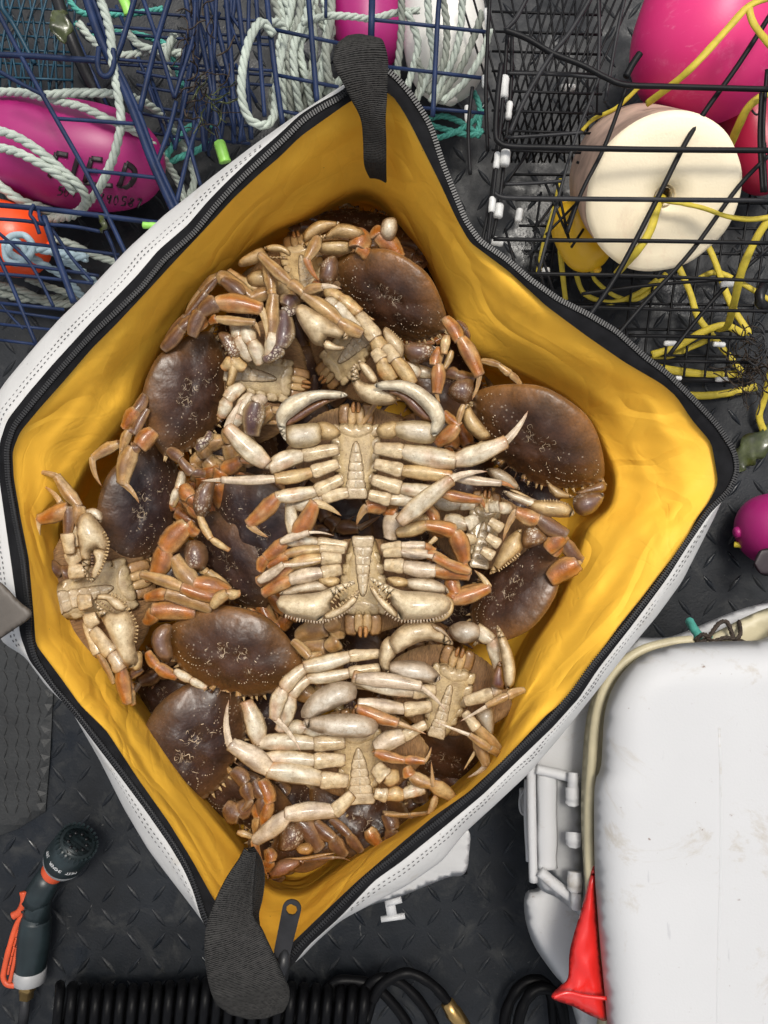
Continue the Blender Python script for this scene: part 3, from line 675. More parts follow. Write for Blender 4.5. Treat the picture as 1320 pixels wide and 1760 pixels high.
            for sx_ in (-1, 1):
                for k in range(3):
                    A = s.L(sx_*(.02+.035*k), .27, -.04); B = s.L(sx_*(.02+.04*k), .325-.012*k, -.012-.01*k); vv, ff, cc = segment(A, B, s.W*.04, 'c', 'T'); mbf.add(vv, ff, cc)
                vv, ff, cc = segment(s.L(sx_*.03, .30, -.005), s.L(sx_*.05, .37, .01), s.W*.014, 'd', 'B', flat=1); mbf.add(vv, ff, cc)
            mbf.obj('mouth', M['shell_rough'], s.root)
            # underbody so it is solid from the side
            po, pf = inflate([(x*.8, y*.8) for x, y in OUTL], .2, .02, 5, g=.08); mesh_obj('underbody', [s.L(p[0], p[1], p[2]-.04) for p in po], pf, M['shell_rough'], s.root, cols=[TN]*len(po))
        return s
    def loc_inf(s, name, poly, Rr, T, h0, colr, mat='shell_rough', parent=None, g=None, bottom=.6):
        po, pf = inflate(poly, Rr, T, bottom, g=g); cs = []; sd1 = random.random()*20
        for p in po:
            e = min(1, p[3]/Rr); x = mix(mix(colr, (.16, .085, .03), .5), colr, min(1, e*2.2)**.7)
            cs.append(tuple(k_*(1+.22*noise.noise(Vector((p[0]*14+sd1, p[1]*14, 1)))) for k_ in x))
        return mesh_obj(name, [s.L(p[0], p[1], h0+p[2]) for p in po], pf, M[mat], parent or s.root, cols=cs, loc=[(p[0], p[1], p[2]) for p in po])
    def under(s, tone=0., sx=1., flap_w=1.):
        """belly side up"""
        s.shell(belly=True)
        base = mix(CR, (.42, .33, .18), tone)
        st = s.loc_inf('sternum', [(0, .2), (.10*sx, .2), (.15*sx, .13), (.158*sx, .0), (.15*sx, -.12), (.12*sx, -.24), (.085*sx, -.325), (0, -.335), (-.085*sx, -.325), (-.12*sx, -.24), (-.15*sx, -.12), (-.158*sx, 0), (-.15*sx, .13), (-.10*sx, .2)], .06, .05, .045, base)
        ys = [.175, .085, -.005, -.09, -.165, -.235]
        for sg in (-1, 1):
            for i in range(5):
                y0, y1 = ys[i], ys[i+1]; xo = (.165, .17, .162, .148, .125)[i]*sx; xi = (.045, .05, .055, .06, .065)[i]*sx
                p = [(xi*.9, y0-.03), (xo*.6, y0-.006), (xo*.92, y0+.012), (xo*1.04, y0-.01), (xo*1.02, y1+.012), (xo*.85, y1+.004), (xi, y1-.026)]
                s.loc_inf('sternum_plate', [(sg*a, b) for a, b in p][::sg], .040, .013, .079, mix(base, LT, random.uniform(0, .35)), parent=st, g=.014)
        s.loc_inf('sternum_plate', [(0, .075), (.07*sx, .09), (.12*sx, .12), (.125*sx, .17), (.07*sx, .19), (.03*sx, .165), (0, .19), (-.03*sx, .165), (-.07*sx, .19), (-.125*sx, .17), (-.12*sx, .12), (-.07*sx, .09)], .03, .022, .080, mix(base, LT, .2), parent=st, g=.016)
        fl = None; yy = [.055, -.02, -.085, -.145, -.205, -.265, -.335]; ww = [.012, .036, .046, .052, .060, .070, .082]
        for i in range(6):
            y0, y1 = yy[i], yy[i+1]-.006; w0, w1 = ww[i]*flap_w, ww[i+1]*flap_w
            p = [(-w0, y0), (0, y0+.006), (w0, y0), (w1*.97, y1), (0, y1-.004), (-w1*.97, y1)]
            if i == 0: p = [(-.008, y0+.005), (.008, y0+.005), (.024, y0-.02), (w1, y1), (0, y1-.003), (-w1, y1), (-.024, y0-.02)]
            o_ = s.loc_inf('abdomen_flap' if fl is None else 'flap_segment', p, .030, .008, .098-.0012*i, mix(mix(base, LT, .5), WH, .25*(1-tone)), parent=fl, g=.012)
            if fl is None: fl = o_
        # pale mid-line mark on the flap
        mk = MB()
        for i in range(5):
            y0 = yy[i]-.012; A = s.L(0, y0, .1068-.0012*i); B = s.L(0, yy[i+1]+.004, .1056-.0012*i); vv, ff, cc = segment(A, B, s.W*.016, 'c', 'W', flat=.2); mk.add(vv, ff, cc)
        mk.obj('mid_ridge', M['shell'], fl)
        # mouth parts
        for sg in (-1, 1):
            s.loc_inf('mouth_plate', [(sg*a, b) for a, b in ((.040, .19), (.115, .185), (.128, .25), (.118, .315), (.085, .33), (.045, .322))][::sg], .05, .014, .050, mix(BR, TN, .75), g=.016)
            pl = s.loc_inf('mouth_plate', [(sg*a, b) for a, b in ((.0015, .185), (.052, .18), (.062, .24), (.05, .30), (.0015, .312))][::sg], .03, .014, .066, mix(TN, CR, .45), g=.013)
            s.loc_inf('mouth_tip', [(sg*a, b) for a, b in ((.004, .27), (.030, .265), (.036, .31), (.022, .34), (.006, .335))][::sg], .016, .012, .078, mix(OR, TN, .6), parent=pl, g=.010)
        return s
    # limb pieces placed in view coordinates; z offsets in mm
    def limb(s, pts, w, kinds='mkpd', sty='W', dz=0, view=None, name='leg', bend=None, flat=.48):
        view = view or s.view; sc_ = view[2]; P = []
        n_ = len(pts)
        q = conv(view, pts)
        for i, p in enumerate(q):
            d = p[2] if len(p) > 2 else (dz[i] if isinstance(dz, (list, tuple)) else dz+6*math.sin(math.pi*i/(n_-1)))
            P.append(P3(p[0], p[1], s.z+.045+d*.001))
        w = [q_*1.1 for q_ in w] if isinstance(w, (list, tuple)) else w*1.1
        ws = w if isinstance(w, (list, tuple)) else [w*{'c': .92, 'm': 1, 'k': .88, 'p': .82, 'd': .62}[k] for k in kinds]
        if not isinstance(w, (list, tuple)) and kinds[-1] == 'd': ws[-1] = w*.72
        stys = sty if len(sty) > 1 else sty*len(kinds)
        parent = s.root; first = None
        nm = {'c': 'hip', 'm': 'thigh', 'k': 'knee', 'p': 'shin', 'd': 'toe'}
        for i, k in enumerate(kinds):
            A, B = P[i], P[i+1]; bd = 0
            if k == 'd':
                if bend is not None: bd = bend
                elif i > 0:
                    u = P[i]-P[i-1]; v_ = B-A; cr = u.x*v_.y-u.y*v_.x; bd = .07*(1 if cr > 0 else -1)
            ov = (B-A)*.055
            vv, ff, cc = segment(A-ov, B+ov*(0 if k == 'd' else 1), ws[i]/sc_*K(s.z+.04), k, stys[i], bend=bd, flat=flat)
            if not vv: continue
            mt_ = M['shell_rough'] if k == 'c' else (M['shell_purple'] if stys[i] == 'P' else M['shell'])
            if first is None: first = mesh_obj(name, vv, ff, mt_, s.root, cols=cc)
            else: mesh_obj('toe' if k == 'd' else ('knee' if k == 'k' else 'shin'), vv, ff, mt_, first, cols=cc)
        return first
    def piece(s, name, pts, th=None, colr=CR, dz=0, mat='shell', view=None, parent=None, edge=None, Rf=.5, spiky=0):
        """a claw or arm part: outline in view coordinates, inflated to its own thickness"""
        view = view or s.view; q = conv(view, pts); pa = np.array(q, float)[:, :2]; ctr = pa.mean(0)
        A = 0
        for i in range(len(pa)): x1, y1 = pa[i]; x2, y2 = pa[(i+1) % len(pa)]; A += x1*y2-x2*y1
        per = sum(np.hypot(*(pa[i]-pa[i-1])) for i in range(len(pa))); wd = abs(A)/per*2        # ~ mean half width x2
        Rr = wd*.85; T = (th if th else wd*.5)
        po, pf = inflate([tuple(p) for p in pa], Rr, T, .8, g=max(wd/3.4, 1.6), power=.62); z = s.z+.048+dz*.001; k_ = K(z); cs = []; sd1 = random.random()*20
        ed = edge or mix(colr, TN, .6)
        for p in po:
            e = min(1, p[3]/Rr); x = mix(ed, colr, min(1, e*1.8)**.7)
            cs.append(tuple(c_*(1+.2*noise.noise(Vector((p[0]*.06+sd1, p[1]*.06, 1)))) for c_ in x))
        vs = [P3(p[0], p[1], z)+Vector((0, 0, p[2]*k_)) for p in po]
        return mesh_obj(name, vs, [f_[::-1] for f_ in pf], M[mat], parent or s.root, cols=cs)
    def teeth(s, pts, size, n_, dz=10, view=None, parent=None, sty='C', into=1, name='claw_tooth'):
        view = view or s.view; q = conv(view, pts); z = s.z+.048+dz*.001
        path_ = catmull([P3(p[0], p[1], z) for p in q], n=6); L = [0]
        for i in range(1, len(path_)): L.append(L[-1]+(path_[i]-path_[i-1]).length)
        mb = MB()
        for k in range(n_):
            t = (k+.5)/n_*L[-1]; i = max(j for j in range(len(L)) if L[j] <= t); i = min(i, len(L)-2)
            p = path_[i].lerp(path_[i+1], (t-L[i])/(L[i+1]-L[i]+1e-9)); d = (path_[i+1]-path_[i]).normalized(); nrm = Vector((-d.y, d.x, .15))*into
            r_ = size/view[2]*K(z)*random.uniform(.7, 1.2); vv, ff, cc = segment(p-nrm*r_*.8, p+nrm*r_, r_*1.3, 'd', sty, flat=1); mb.add(vv, ff, cc)
        mb.obj(name, M['shell'], parent or s.root, kind='stuff')
    def auto_legs(s, sty='B', sides=(-1, 1), spread=1.):
        """folded walking legs for crabs whose legs are mostly hidden"""
        for sg in sides:
            for i in range(4):
                y = .10-.1*i; a = R(28-26*i+random.uniform(-8, 8)); d0 = Vector((sg*math.cos(a), math.sin(a), 0))
                pts = [(sg*.40, y, -.03), (sg*.46+d0.x*.18, y+d0.y*.2, .02), (sg*.48+d0.x*.24, y+d0.y*.26-.05, .0), (sg*.50+d0.x*.16, y+d0.y*.3-.2*spread, -.05), (sg*.40+d0.x*.10, y+d0.y*.3-.36*spread, -.08)]
                P = [s.L(*p) for p in pts]; first = None
                for k, kd in enumerate('mkpd'):
                    vv, ff, cc = segment(P[k], P[k+1], s.W*(.14, .125, .12, .08)[k], kd, sty)
                    mt_ = M['shell']
                    if first is None: first = mesh_obj('leg', vv, ff, mt_, s.root, cols=cc)
                    else: mesh_obj(('', 'knee', 'shin', 'toe')[k], vv, ff, mt_, first, cols=cc)
        return s
    def auto_claws(s, sides=(-1, 1)):
        for sg in sides:
            arm = s.loc_inf('claw_arm', [(sg*x, y) for x, y in ((.36, .12), (.46, .08), (.56, .13), (.58, .22), (.50, .28), (.40, .22))][::sg], .08, .06, -.03, PU, 'shell_purple', g=.03)
            s.loc_inf('claw_hand', [(sg*x, y) for x, y in ((.54, .24), (.50, .34), (.38, .40), (.25, .41), (.12, .38), (.22, .35), (.34, .32), (.44, .26))][::sg], .06, .055, -.02, CR, 'shell', parent=arm, g=.025)
        return s
VA = (220, 330, 2.64); VB = (600, 330, 2.64); VC = (40, 740, 3.143); VD = (340, 640, 2.276); VE = (420, 860, 2.75); VF = (220, 1020, 1.833)
VG = (760, 800, 4.4); VH = (360, 1360, 3.3); VI = (640, 1200, 4.4); VJ = (140, 560, 4.714); VK = (640, 540, 5.5); V0 = (0, 0, 1)
ZL = .272; ZM = .302; ZT = .330
FING = (.70, .61, .42); DPU = (.085, .022, .030)

# ---- bottom layer (mostly hidden, dark)
def filler(label, x, y, z, W, phi, ls=.95, tone=.6, sty='B', claws=True, sides=(-1, 1)):
    c = Crab(label, V0, x, y, z, W, phi, ls); c.shell(tone).auto_legs(sty, sides)
    if claws: c.auto_claws()
    return c
filler('dark crab at the very bottom of the gap right above the two folded white claws', 575, 900, .205, 200, 200, .95, 1., 'B')
filler('brown crab tucked deep under the bag handle at the far top of the pile', 622, 392, .23, 165, 80, .8, .1)
filler('shaded brown crab shell showing between orange legs and the lower right bag wall', 770, 1298, .21, 195, 250, .9, .2, 'B', False, (1,))
filler('dark crab seen under the hind edge of the lowest belly-up crab', 622, 1405, .235, 205, 60, .9, .3, 'B', False, ())
filler('dark purple crab half hidden beneath the right-hand brown crab front edge', 905, 842, .22, 185, 160, .9, 1.)
filler('shaded crab lying lowest of all by the bottom handle', 508, 1412, .225, 205, 130, .9, .5, 'B', False, ())
filler('dark crab under the uppermost belly-up crab beside the left wall', 430, 560, .21, 190, 150, .9, .6, 'T')
filler('dark crab down in the gap between the centre crab and the left brown crabs', 520, 770, .20, 200, 170, .9, .9)
filler('dark crab wedged below the two lower left brown shells', 400, 1230, .19, 190, 20, .9, .8)
filler('dark crab under the legs beside the right-hand belly-up crab', 770, 650, .20, 190, 30, .9, .5, 'O')
filler('dark crab under the middle of the pile near the folded claws', 600, 1120, .21, 200, 200, .9, .7, 'T')
filler('shaded crab against the upper right lining behind the brown shell', 730, 470, .20, 150, 50, .9, .3, 'O')
filler('buried dark crab glimpsed between orange legs beside the far left belly-up crab', 290, 1000, .19, 210, 100, .95, .8)
filler('buried dark crab glimpsed between the centre crab and the right brown crab', 790, 800, .19, 210, 10, .95, .8)
filler('buried dark crab glimpsed under the orange legs at the right end of the folded claws', 780, 1050, .18, 220, 300, .95, .8)
filler('buried dark crab glimpsed below the white claw of the lowest belly-up crab', 470, 1320, .18, 220, 40, .95, .8)
filler('buried dark crab right of the gap above the folded white claws', 690, 885, .20, 200, 20, .95, .9)
filler('dark brown crab in the lower left corner under the spread white legs', 420, 1375, .235, 190, 250, .9, .6, 'B', False, ())
filler('buried dark crab in the hollow between the highest left shell and the centre crab', 395, 760, .20, 200, 60, .95, .7)
filler('buried dark crab between the big olive shell and the folded claws', 520, 1075, .20, 200, 330, .95, .7)
filler('buried dark crab in the corner between the two lower left shells and the wall', 285, 1195, .185, 170, 200, .95, .7, 'O', False, (-1,))
filler('buried dark crab under the long white legs left of the lowest belly-up crab', 480, 1200, .195, 210, 150, .95, .7)
filler('buried dark crab beneath the lower right belly-up crab', 700, 1240, .19, 220, 190, .95, .7)
filler('buried dark crab glimpsed beside the pale pincers near the top', 560, 680, .19, 210, 220, .95, .8)

# ---- J/K region orange and tan debris legs come with their own crabs below
# D  left, under C
c = Crab('purple-brown crab half covered by another brown crab at the left wall', V0, 243, 868, ZL+.005, 222, -14, .78); c.shell(.95); c.auto_legs('B', (1,))
c.limb([(855, 225), (835, 310), (800, 400)], 46, 'mp', 'W', dz=-12, view=VC, name='claw_arm')
c.limb([(740, 1460), (800, 1330), (830, 1190)], 60, 'mp', 'C', dz=-14, view=VJ, name='claw')
c.limb([(430, 690), (360, 560), (330, 470)], 60, 'mp', 'B', dz=-20, view=VC)
c.limb([(760, 640), (720, 720), (680, 780)], 50, 'mp', 'B', dz=-20, view=VC)
# H  lower left dark
c = Crab('very dark brown crab at the lower left, below the big brown shell', V0, 330, 1278, ZL, 262, -24, .95); c.shell(.8)
c.limb([(330, 560), (370, 600), (385, 650), (340, 700)], 46, 'mpd', 'B', dz=-10, view=VF)
c.limb([(400, 590), (430, 640), (425, 700), (400, 760)], 44, 'mpd', 'B', dz=-10, view=VF)
c.limb([(290, 60), (285, 150), (270, 250)], 80, 'mp', 'OT', dz=-16, view=VH)
c.limb([(160, 235), (255, 268)], 44, 'p', 'C', dz=-20, view=VH)
c.limb([(340, 0), (335, 100), (320, 180)], 60, 'mp', 'BT', dz=-10, view=VH)
c.limb([(90, 90), (170, 140), (235, 60)], 110, 'mp', 'B', dz=-16, view=VH)
c.limb([(420, 590), (445, 660), (430, 730), (395, 775)], 46, 'mpd', 'OOT', dz=-8, view=VF)
# F  dark one below E
c = Crab('dark crab squeezed between two purple-brown shells left of centre', V0, 398, 962, ZL+.004, 205, 214, .85); c.shell(.9); c.auto_legs('O')
c.piece('claw_arm', [(880, 610), (930, 590), (985, 620), (1000, 700), (965, 755), (890, 745), (868, 680)], colr=PU, mat='shell_purple', dz=0, view=VC)
c.limb([(1140, 900), (1000, 770), (940, 750)], 50, 'mp', 'C', dz=-6, view=VC)
c.limb([(940, 560), (880, 510), (760, 640), (710, 790)], [70, 110, 100], 'kmp', 'O', dz=2, view=VC)
c.limb([(1110, 880), (925, 830), (815, 690)], [96, 90], 'mp', 'OT', dz=4, view=VC)
c.limb([(1070, 910), (860, 850), (640, 780)], [66, 56], 'mp', 'OT', dz=8, view=VC, bend=0)
c.limb([(1010, 960), (780, 880), (660, 905)], [90, 60], 'mp', 'TO', dz=2, view=VC)
c.limb([(920, 985), (700, 975), (660, 1040)], [92, 70], 'mp', 'O', dz=-2, view=VC)
c.limb([(970, 470), (900, 400), (860, 310)], [60, 80], 'mp', 'O', dz=-2, view=VC)
# E  left of centre purple
c = Crab('smooth purple-grey crab shell left of centre under an outstretched orange leg', V0, 447, 905, ZM-.006, 232, 216, .92); c.shell(1.); c.auto_legs('T', (1,))
c.piece('claw_arm', [(915, 400), (930, 330), (975, 270), (1035, 262), (1030, 330), (1005, 440), (960, 470), (930, 450)], colr=PU, mat='shell_purple', dz=-8, view=VC)
c.limb([(950, 455), (1010, 580), (1110, 645)], 40, 'mp', 'C', dz=-6, view=VC, name='claw')
c.limb([(860, 300), (900, 360), (940, 420)], 80, 'mp', 'O', dz=-14, view=VC)
# C  left wall crab
c = Crab('round dark brown crab leaning on the left yellow wall, highest of the left shells', V0, 322, 677, ZM+.004, 226, -20, .80); c.shell(.45)
c.piece('claw_arm', [(1105, 62), (1150, 45), (1215, 70), (1268, 170), (1283, 235), (1215, 275), (1180, 215), (1125, 125)], colr=PU, mat='shell_purple', dz=-10, view=VJ)
c.piece('claw', [(1200, 285), (1284, 240), (1275, 350), (1225, 480), (1168, 520), (1185, 400)], colr=CR, dz=-14, view=VJ)
c.limb([(510, 560), (440, 680), (350, 830)], [90, 110], 'mp', 'BO', dz=-14, view=VJ)
c.limb([(530, 680), (430, 870), (380, 850), (330, 1000), (275, 1155)], [76, 60, 76, 70], 'mkpd', 'BBTT', dz=-12, view=VJ)
c.limb([(580, 850), (470, 975), (410, 990), (330, 1275), (468, 1440)], [140, 90, 130, 76], 'mkpd', 'OBTT', dz=-6, view=VJ, bend=-.08)
c.limb([(330, 950), (290, 960), (95, 1070), (165, 1300)], [60, 84, 80], 'kpd', 'BTT', dz=-18, view=VJ, bend=.1)
c.limb([(940, 1000), (1010, 930), (1040, 860)], 80, 'mp', 'P', dz=-16, view=VJ)
c.limb([(700, 1010), (800, 1080), (900, 1190), (1000, 1200)], 90, 'mkp', 'B', dz=-20, view=VJ)
# G
c = Crab('big olive-brown crab shell, widest of the lower left, above the darkest one', V0, 402, 1120, ZM+.006, 246, 256, .97); c.shell(.25); c.auto_legs('T', (-1,))
c.piece('claw_arm', [(690, 1150), (700, 1090), (745, 1050), (800, 1048), (795, 1130), (808, 1245), (735, 1235)], colr=PU, mat='shell_purple', dz=-14, view=VC)
c.limb([(670, 1200), (720, 1270), (830, 1330)], [56, 60], 'mp', 'O', dz=-14, view=VC)
c.limb([(820, 1300), (900, 1345), (985, 1390)], 46, 'mp', 'W', dz=-10, view=VC, name='claw')
c.limb([(520, 150), (570, 200), (610, 190)], 30, 'mp', 'T', dz=-14, view=VF)
c.limb([(1020, 950), (1100, 880), (1170, 880)], 60, 'mp', 'C', dz=-12, view=VC)
# A  top dorsal
c = Crab('brown crab near the top of the pile with both eyes facing lower left', V0, 672, 508, ZM+.012, 222, 238, .74); c.shell(.15)
c.piece('claw_arm', [(868, 400), (880, 322), (925, 288), (952, 312), (945, 400), (905, 420)], colr=PU, mat='shell_purple', dz=-14, view=VA)
c.limb([(900, 440), (960, 480), (1050, 545), (1120, 580)], [60, 64, 44], 'mpd', 'C', dz=-16, view=VA, name='claw')
hnd = c.piece('claw', [(92, 190), (120, 118), (200, 172), (290, 262), (312, 310), (300, 400), (318, 452), (250, 432), (185, 375), (130, 300)], colr=mix(CR, WH, .4), dz=-12, view=VK)
c.teeth([(125, 125), (200, 175), (290, 262)], 12, 9, view=VK, parent=hnd, dz=2, into=-1)
c.piece('claw_arm', [(300, 292), (345, 268), (440, 268), (560, 290), (604, 312), (582, 372), (520, 432), (440, 467), (370, 450), (318, 400)], colr=PU, mat='shell_purple', dz=-8, view=VK)
c.limb([(640, 320), (590, 480), (625, 480), (610, 740), (640, 840)], [110, 70, 118, 60], 'mkpd', 'OOOT', dz=-6, view=VK)
c.limb([(690, 40), (820, 240), (840, 235), (1010, 570), (940, 812)], [120, 70, 132, 70], 'mkpd', 'OOOT', dz=-4, view=VK, bend=-.06)
c.limb([(800, 70), (880, 150), (905, 260)], 66, 'mp', 'B', dz=-14, view=VK)
c.limb([(705, 205), (680, 370)], 96, 'p', 'C', dz=2, view=VK)
c.limb([(750, 350), (680, 510)], 70, 'p', 'C', dz=-12, view=VK)
c.limb([(290, 490), (560, 560)], 110, 'm', 'W', dz=-24, view=VK)
# B  right
c = Crab('largest brown crab, at the right against the yellow wall, eyes facing left', V0, 925, 751, ZM+.014, 264, 236, .76); c.shell(.15)
c.piece('claw_arm', [(708, 745), (765, 645), (850, 608), (945, 620), (955, 720), (920, 832), (850, 850), (780, 822)], colr=PU, mat='shell_purple', dz=-14, view=VK)
hnd = c.piece('claw', [(850, 1000), (860, 870), (900, 838), (980, 960), (1050, 1050), (1120, 1150), (1040, 1192), (950, 1150), (880, 1080)], colr=CR, dz=-18, view=VK)
hnd = c.piece('claw', [(715, 262), (800, 262), (900, 268), (965, 300), (1002, 362), (960, 392), (850, 392), (740, 372), (685, 335), (630, 300), (660, 270)], colr=CR, dz=-8, view=VG)
c.piece('claw_finger', [(462, 192), (495, 192), (560, 215), (650, 238), (722, 268), (700, 332), (600, 292), (520, 252), (475, 218)], colr=WH, dz=-10, view=VG, parent=hnd)
c.piece('claw_finger', [(510, 185), (560, 188), (640, 225), (700, 262), (640, 250), (560, 215)], colr=CR, dz=-14, view=VG, parent=hnd)
c.teeth([(740, 266), (850, 264), (960, 296)], 10, 10, view=VG, parent=hnd, dz=-4, into=1)
c.piece('claw_arm', [(1000, 238), (1060, 212), (1150, 205), (1222, 208), (1212, 272), (1150, 352), (1070, 382), (1008, 352), (988, 290)], colr=PU, mat='shell_purple', dz=-8, view=VG)
c.piece('claw_arm', [(1010, 205), (1130, 150), (1225, 120), (1235, 190), (1150, 212), (1040, 222)], colr=BR, dz=-16, view=VG)
c.piece('claw_arm', [(785, 110), (840, 150), (960, 215), (1000, 240), (920, 252), (850, 240), (810, 180)], colr=mix(CR, PU, .3), dz=-22, view=VG)
c.limb([(680, 930), (820, 1050), (800, 1060), (600, 1220)], [90, 60, 130], 'mkp', 'OTO', dz=-14, view=VK)
c.limb([(860, 860), (810, 1045)], 66, 'p', 'T', dz=-8, view=VK)
c.limb([(690, 560), (800, 580), (960, 600)], [110, 120], 'mp', 'B', dz=-22, view=VK)
c.limb([(1030, 440), (1200, 480), (1300, 560), (1400, 660)], [60, 66, 60], 'mkp', 'T', dz=-22, view=VK)
# I  right lower dorsal
c = Crab('dark brown crab at the lower right tilted steeply against the yellow wall', V0, 884, 1012, ZM-.004, 222, 146, .74); c.shell(.35)
hnd = c.piece('claw', [(600, 478), (560, 490), (480, 560), (430, 650), (385, 750), (355, 825), (420, 800), (480, 752), (560, 690), (612, 630), (600, 560)], colr=CR, dz=2, view=VG)
c.teeth([(420, 800), (500, 738), (590, 660)], 14, 10, view=VG, parent=hnd, dz=6, into=1)
c.piece('claw_arm', [(605, 545), (645, 470), (720, 465), (782, 515), (795, 562), (700, 612), (620, 622)], colr=mix(PU, TN, .3), mat='shell_purple', dz=4, view=VG)
c.limb([(800, 640), (920, 520), (935, 520), (740, 400), (562, 350), (460, 572)], [120, 70, 110, 112, 78], 'mkmpd', 'OOBOT', dz=6, view=VG, bend=.06)
c.limb([(850, 680), (900, 560), (935, 580), (1050, 720)], [80, 60, 96], 'mkp', 'OOB', dz=-6, view=VG)
c.limb([(820, 860), (1020, 740), (1040, 690)], [150, 60], 'mk', 'OT', dz=-8, view=VG)
c.limb([(860, 840), (960, 800), (1040, 740)], 60, 'mp', 'B', dz=-16, view=VG)
c.limb([(60, 960), (95, 1000), (350, 925), (240, 790)], [70, 90, 66], 'kpd', 'OOC', dz=0, view=VG, bend=.06)
# V9 top belly
c = Crab('small pale belly-up crab at the upper left, its pincer reaching over a brown shell', VA, 800, 345, ZL+.014, 205, 104, .92); c.under(.1)
hnd = c.piece('claw', [(940, 148), (1000, 145), (1060, 168), (1074, 200), (1030, 214), (950, 207), (880, 218), (842, 245), (800, 258), (796, 235), (830, 215), (868, 196), (900, 190)], colr=mix(CR, TN, .3), dz=8)
c.piece('claw_finger', [(792, 225), (800, 180), (840, 142), (880, 128), (960, 136), (960, 150), (900, 178), (850, 205), (815, 225)], colr=mix(CR, TN, .3), dz=10, parent=hnd)
hnd = c.piece('claw', [(500, 315), (545, 278), (610, 252), (640, 290), (700, 292), (728, 308), (650, 305), (570, 330), (510, 340)], colr=mix(CR, TN, .4), dz=8)
c.piece('claw_finger', [(618, 250), (670, 236), (715, 250), (738, 275), (732, 292), (700, 276), (640, 270)], colr=CR, dz=12, parent=hnd)
c.piece('claw_arm', [(830, 235), (900, 220), (1000, 220), (1020, 260), (980, 285), (880, 280)], colr=CR, dz=-4)
c.piece('claw', [(1146, 160), (1158, 126), (1190, 114), (1216, 122), (1222, 172), (1202, 212), (1172, 218), (1146, 192)], colr=WH, dz=10)
c.piece('claw_arm', [(540, 380), (600, 350), (660, 380), (650, 430), (560, 430)], colr=CR, dz=-6)
c.limb([(1060, 175), (1040, 250), (1090, 280)], [90, 60], 'mk', 'O', dz=4)
c.limb([(1130, 160), (1140, 200), (1235, 300)], [70, 76], 'kp', 'O', dz=2)
c.limb([(860, 205), (812, 300), (868, 405)], [50, 50], 'pd', 'TO', dz=14)
c.limb([(850, 400), (870, 430)], 60, 'k', 'O', dz=8)
c.limb([(700, 440), (560, 480), (410, 380), (330, 450), (250, 590)], [60, 60, 44, 30], 'mkpd', 'T', dz=-4)
c.limb([(520, 470), (430, 400)], 70, 'p', 'B', dz=6)
c.limb([(720, 480), (700, 400), (660, 330)], 60, 'mp', 'C', dz=-4)
c.limb([(740, 470), (600, 450), (460, 360)], [60, 40], 'mp', 'C', dz=-10)
# V4 left belly
c = Crab('tan belly-up crab lying sideways right next to the highest left brown shell', VA, 630, 850, ZM-.008, 218, -7, .95); c.under(.75)
c.limb([(620, 760), (690, 700), (705, 545)], [60, 84], 'kp', 'PP', dz=10, name='claw')
c.limb([(620, 930), (580, 960), (560, 1100)], [60, 86], 'kp', 'XP', dz=10, name='claw')
c.limb([(600, 780), (560, 680), (525, 590)], [60, 60], 'mp', 'W', dz=4)
c.limb([(560, 760), (500, 660), (475, 590)], [60, 56], 'mp', 'W', dz=0)
c.limb([(640, 740), (650, 640), (660, 470), (650, 440), (615, 290)], [60, 60, 40, 50], 'mpkp', 'WTTT', dz=12)
c.limb([(560, 920), (510, 1010), (450, 1080)], [64, 60], 'mp', 'W', dz=4)
c.limb([(520, 880), (450, 940), (420, 1020)], [60, 56], 'mp', 'W', dz=0)
c.limb([(530, 800), (470, 760), (430, 800)], [56, 50], 'mp', 'C', dz=0)
c.limb([(290, 650), (330, 545), (400, 500), (602, 530), (628, 672)], [60, 70, 72, 46], 'mkpd', 'BBOC', dz=18)
c.limb([(370, 590), (400, 575), (570, 590), (600, 660)], [40, 36, 24], 'kpd', 'OTT', dz=14)
c.limb([(340, 620), (310, 580), (330, 540)], [90, 60], 'mk', 'O', dz=10)
c.limb([(160, 710), (240, 620), (330, 560)], [56, 50], 'mp', 'B', dz=0)
c.limb([(170, 690), (260, 570), (350, 460), (410, 385)], [44, 40, 30], 'mkp', 'B', dz=-6)
# V3 pale yellow
c = Crab('cream yellow belly-up crab with two closed pincers above the centre crab', VA, 1000, 745, ZM+.004, 205, 218, .8); c.under(.15)
hnd = c.piece('claw', [(758, 530), (790, 508), (850, 540), (940, 600), (1000, 648), (996, 672), (940, 664), (905, 655), (898, 668), (912, 700), (850, 695), (805, 640), (770, 580)], colr=FING, dz=20)
c.piece('claw_finger', [(880, 690), (905, 672), (940, 690), (988, 706), (960, 722), (905, 718)], colr=FING, dz=19, parent=hnd)
hnd = c.piece('claw', [(1012, 800), (1036, 775), (1048, 830), (1060, 858), (1100, 872), (1150, 868), (1205, 900), (1222, 948), (1180, 968), (1100, 962), (1045, 925), (1014, 860)], colr=FING, dz=20)
c.piece('claw_finger', [(1042, 768), (1062, 766), (1110, 808), (1134, 862), (1100, 862), (1064, 822)], colr=FING, dz=20, parent=hnd)
c.limb([(1060, 640), (960, 590), (800, 465), (735, 410), (600, 285)], [60, 58, 46, 46], 'mpkp', 'TTTT', dz=14)
c.limb([(800, 450), (880, 430), (970, 440)], [40, 34], 'pd', 'TX', dz=22)
c.limb([(1120, 720), (1150, 760), (1200, 850)], [60, 66], 'cm', 'C', dz=10)
c.limb([(1170, 700), (1210, 760), (1290, 870)], [60, 60], 'cm', 'C', dz=10)
c.limb([(1050, 560), (1120, 660), (1180, 740)], [70, 70], 'cm', 'C', dz=0)
c.limb([(1040, 620), (940, 520), (900, 490)], [60, 60], 'cm', 'W', dz=6)
c.limb([(760, 480), (720, 520), (735, 560)], [80, 70], 'mk', 'P', dz=-4)
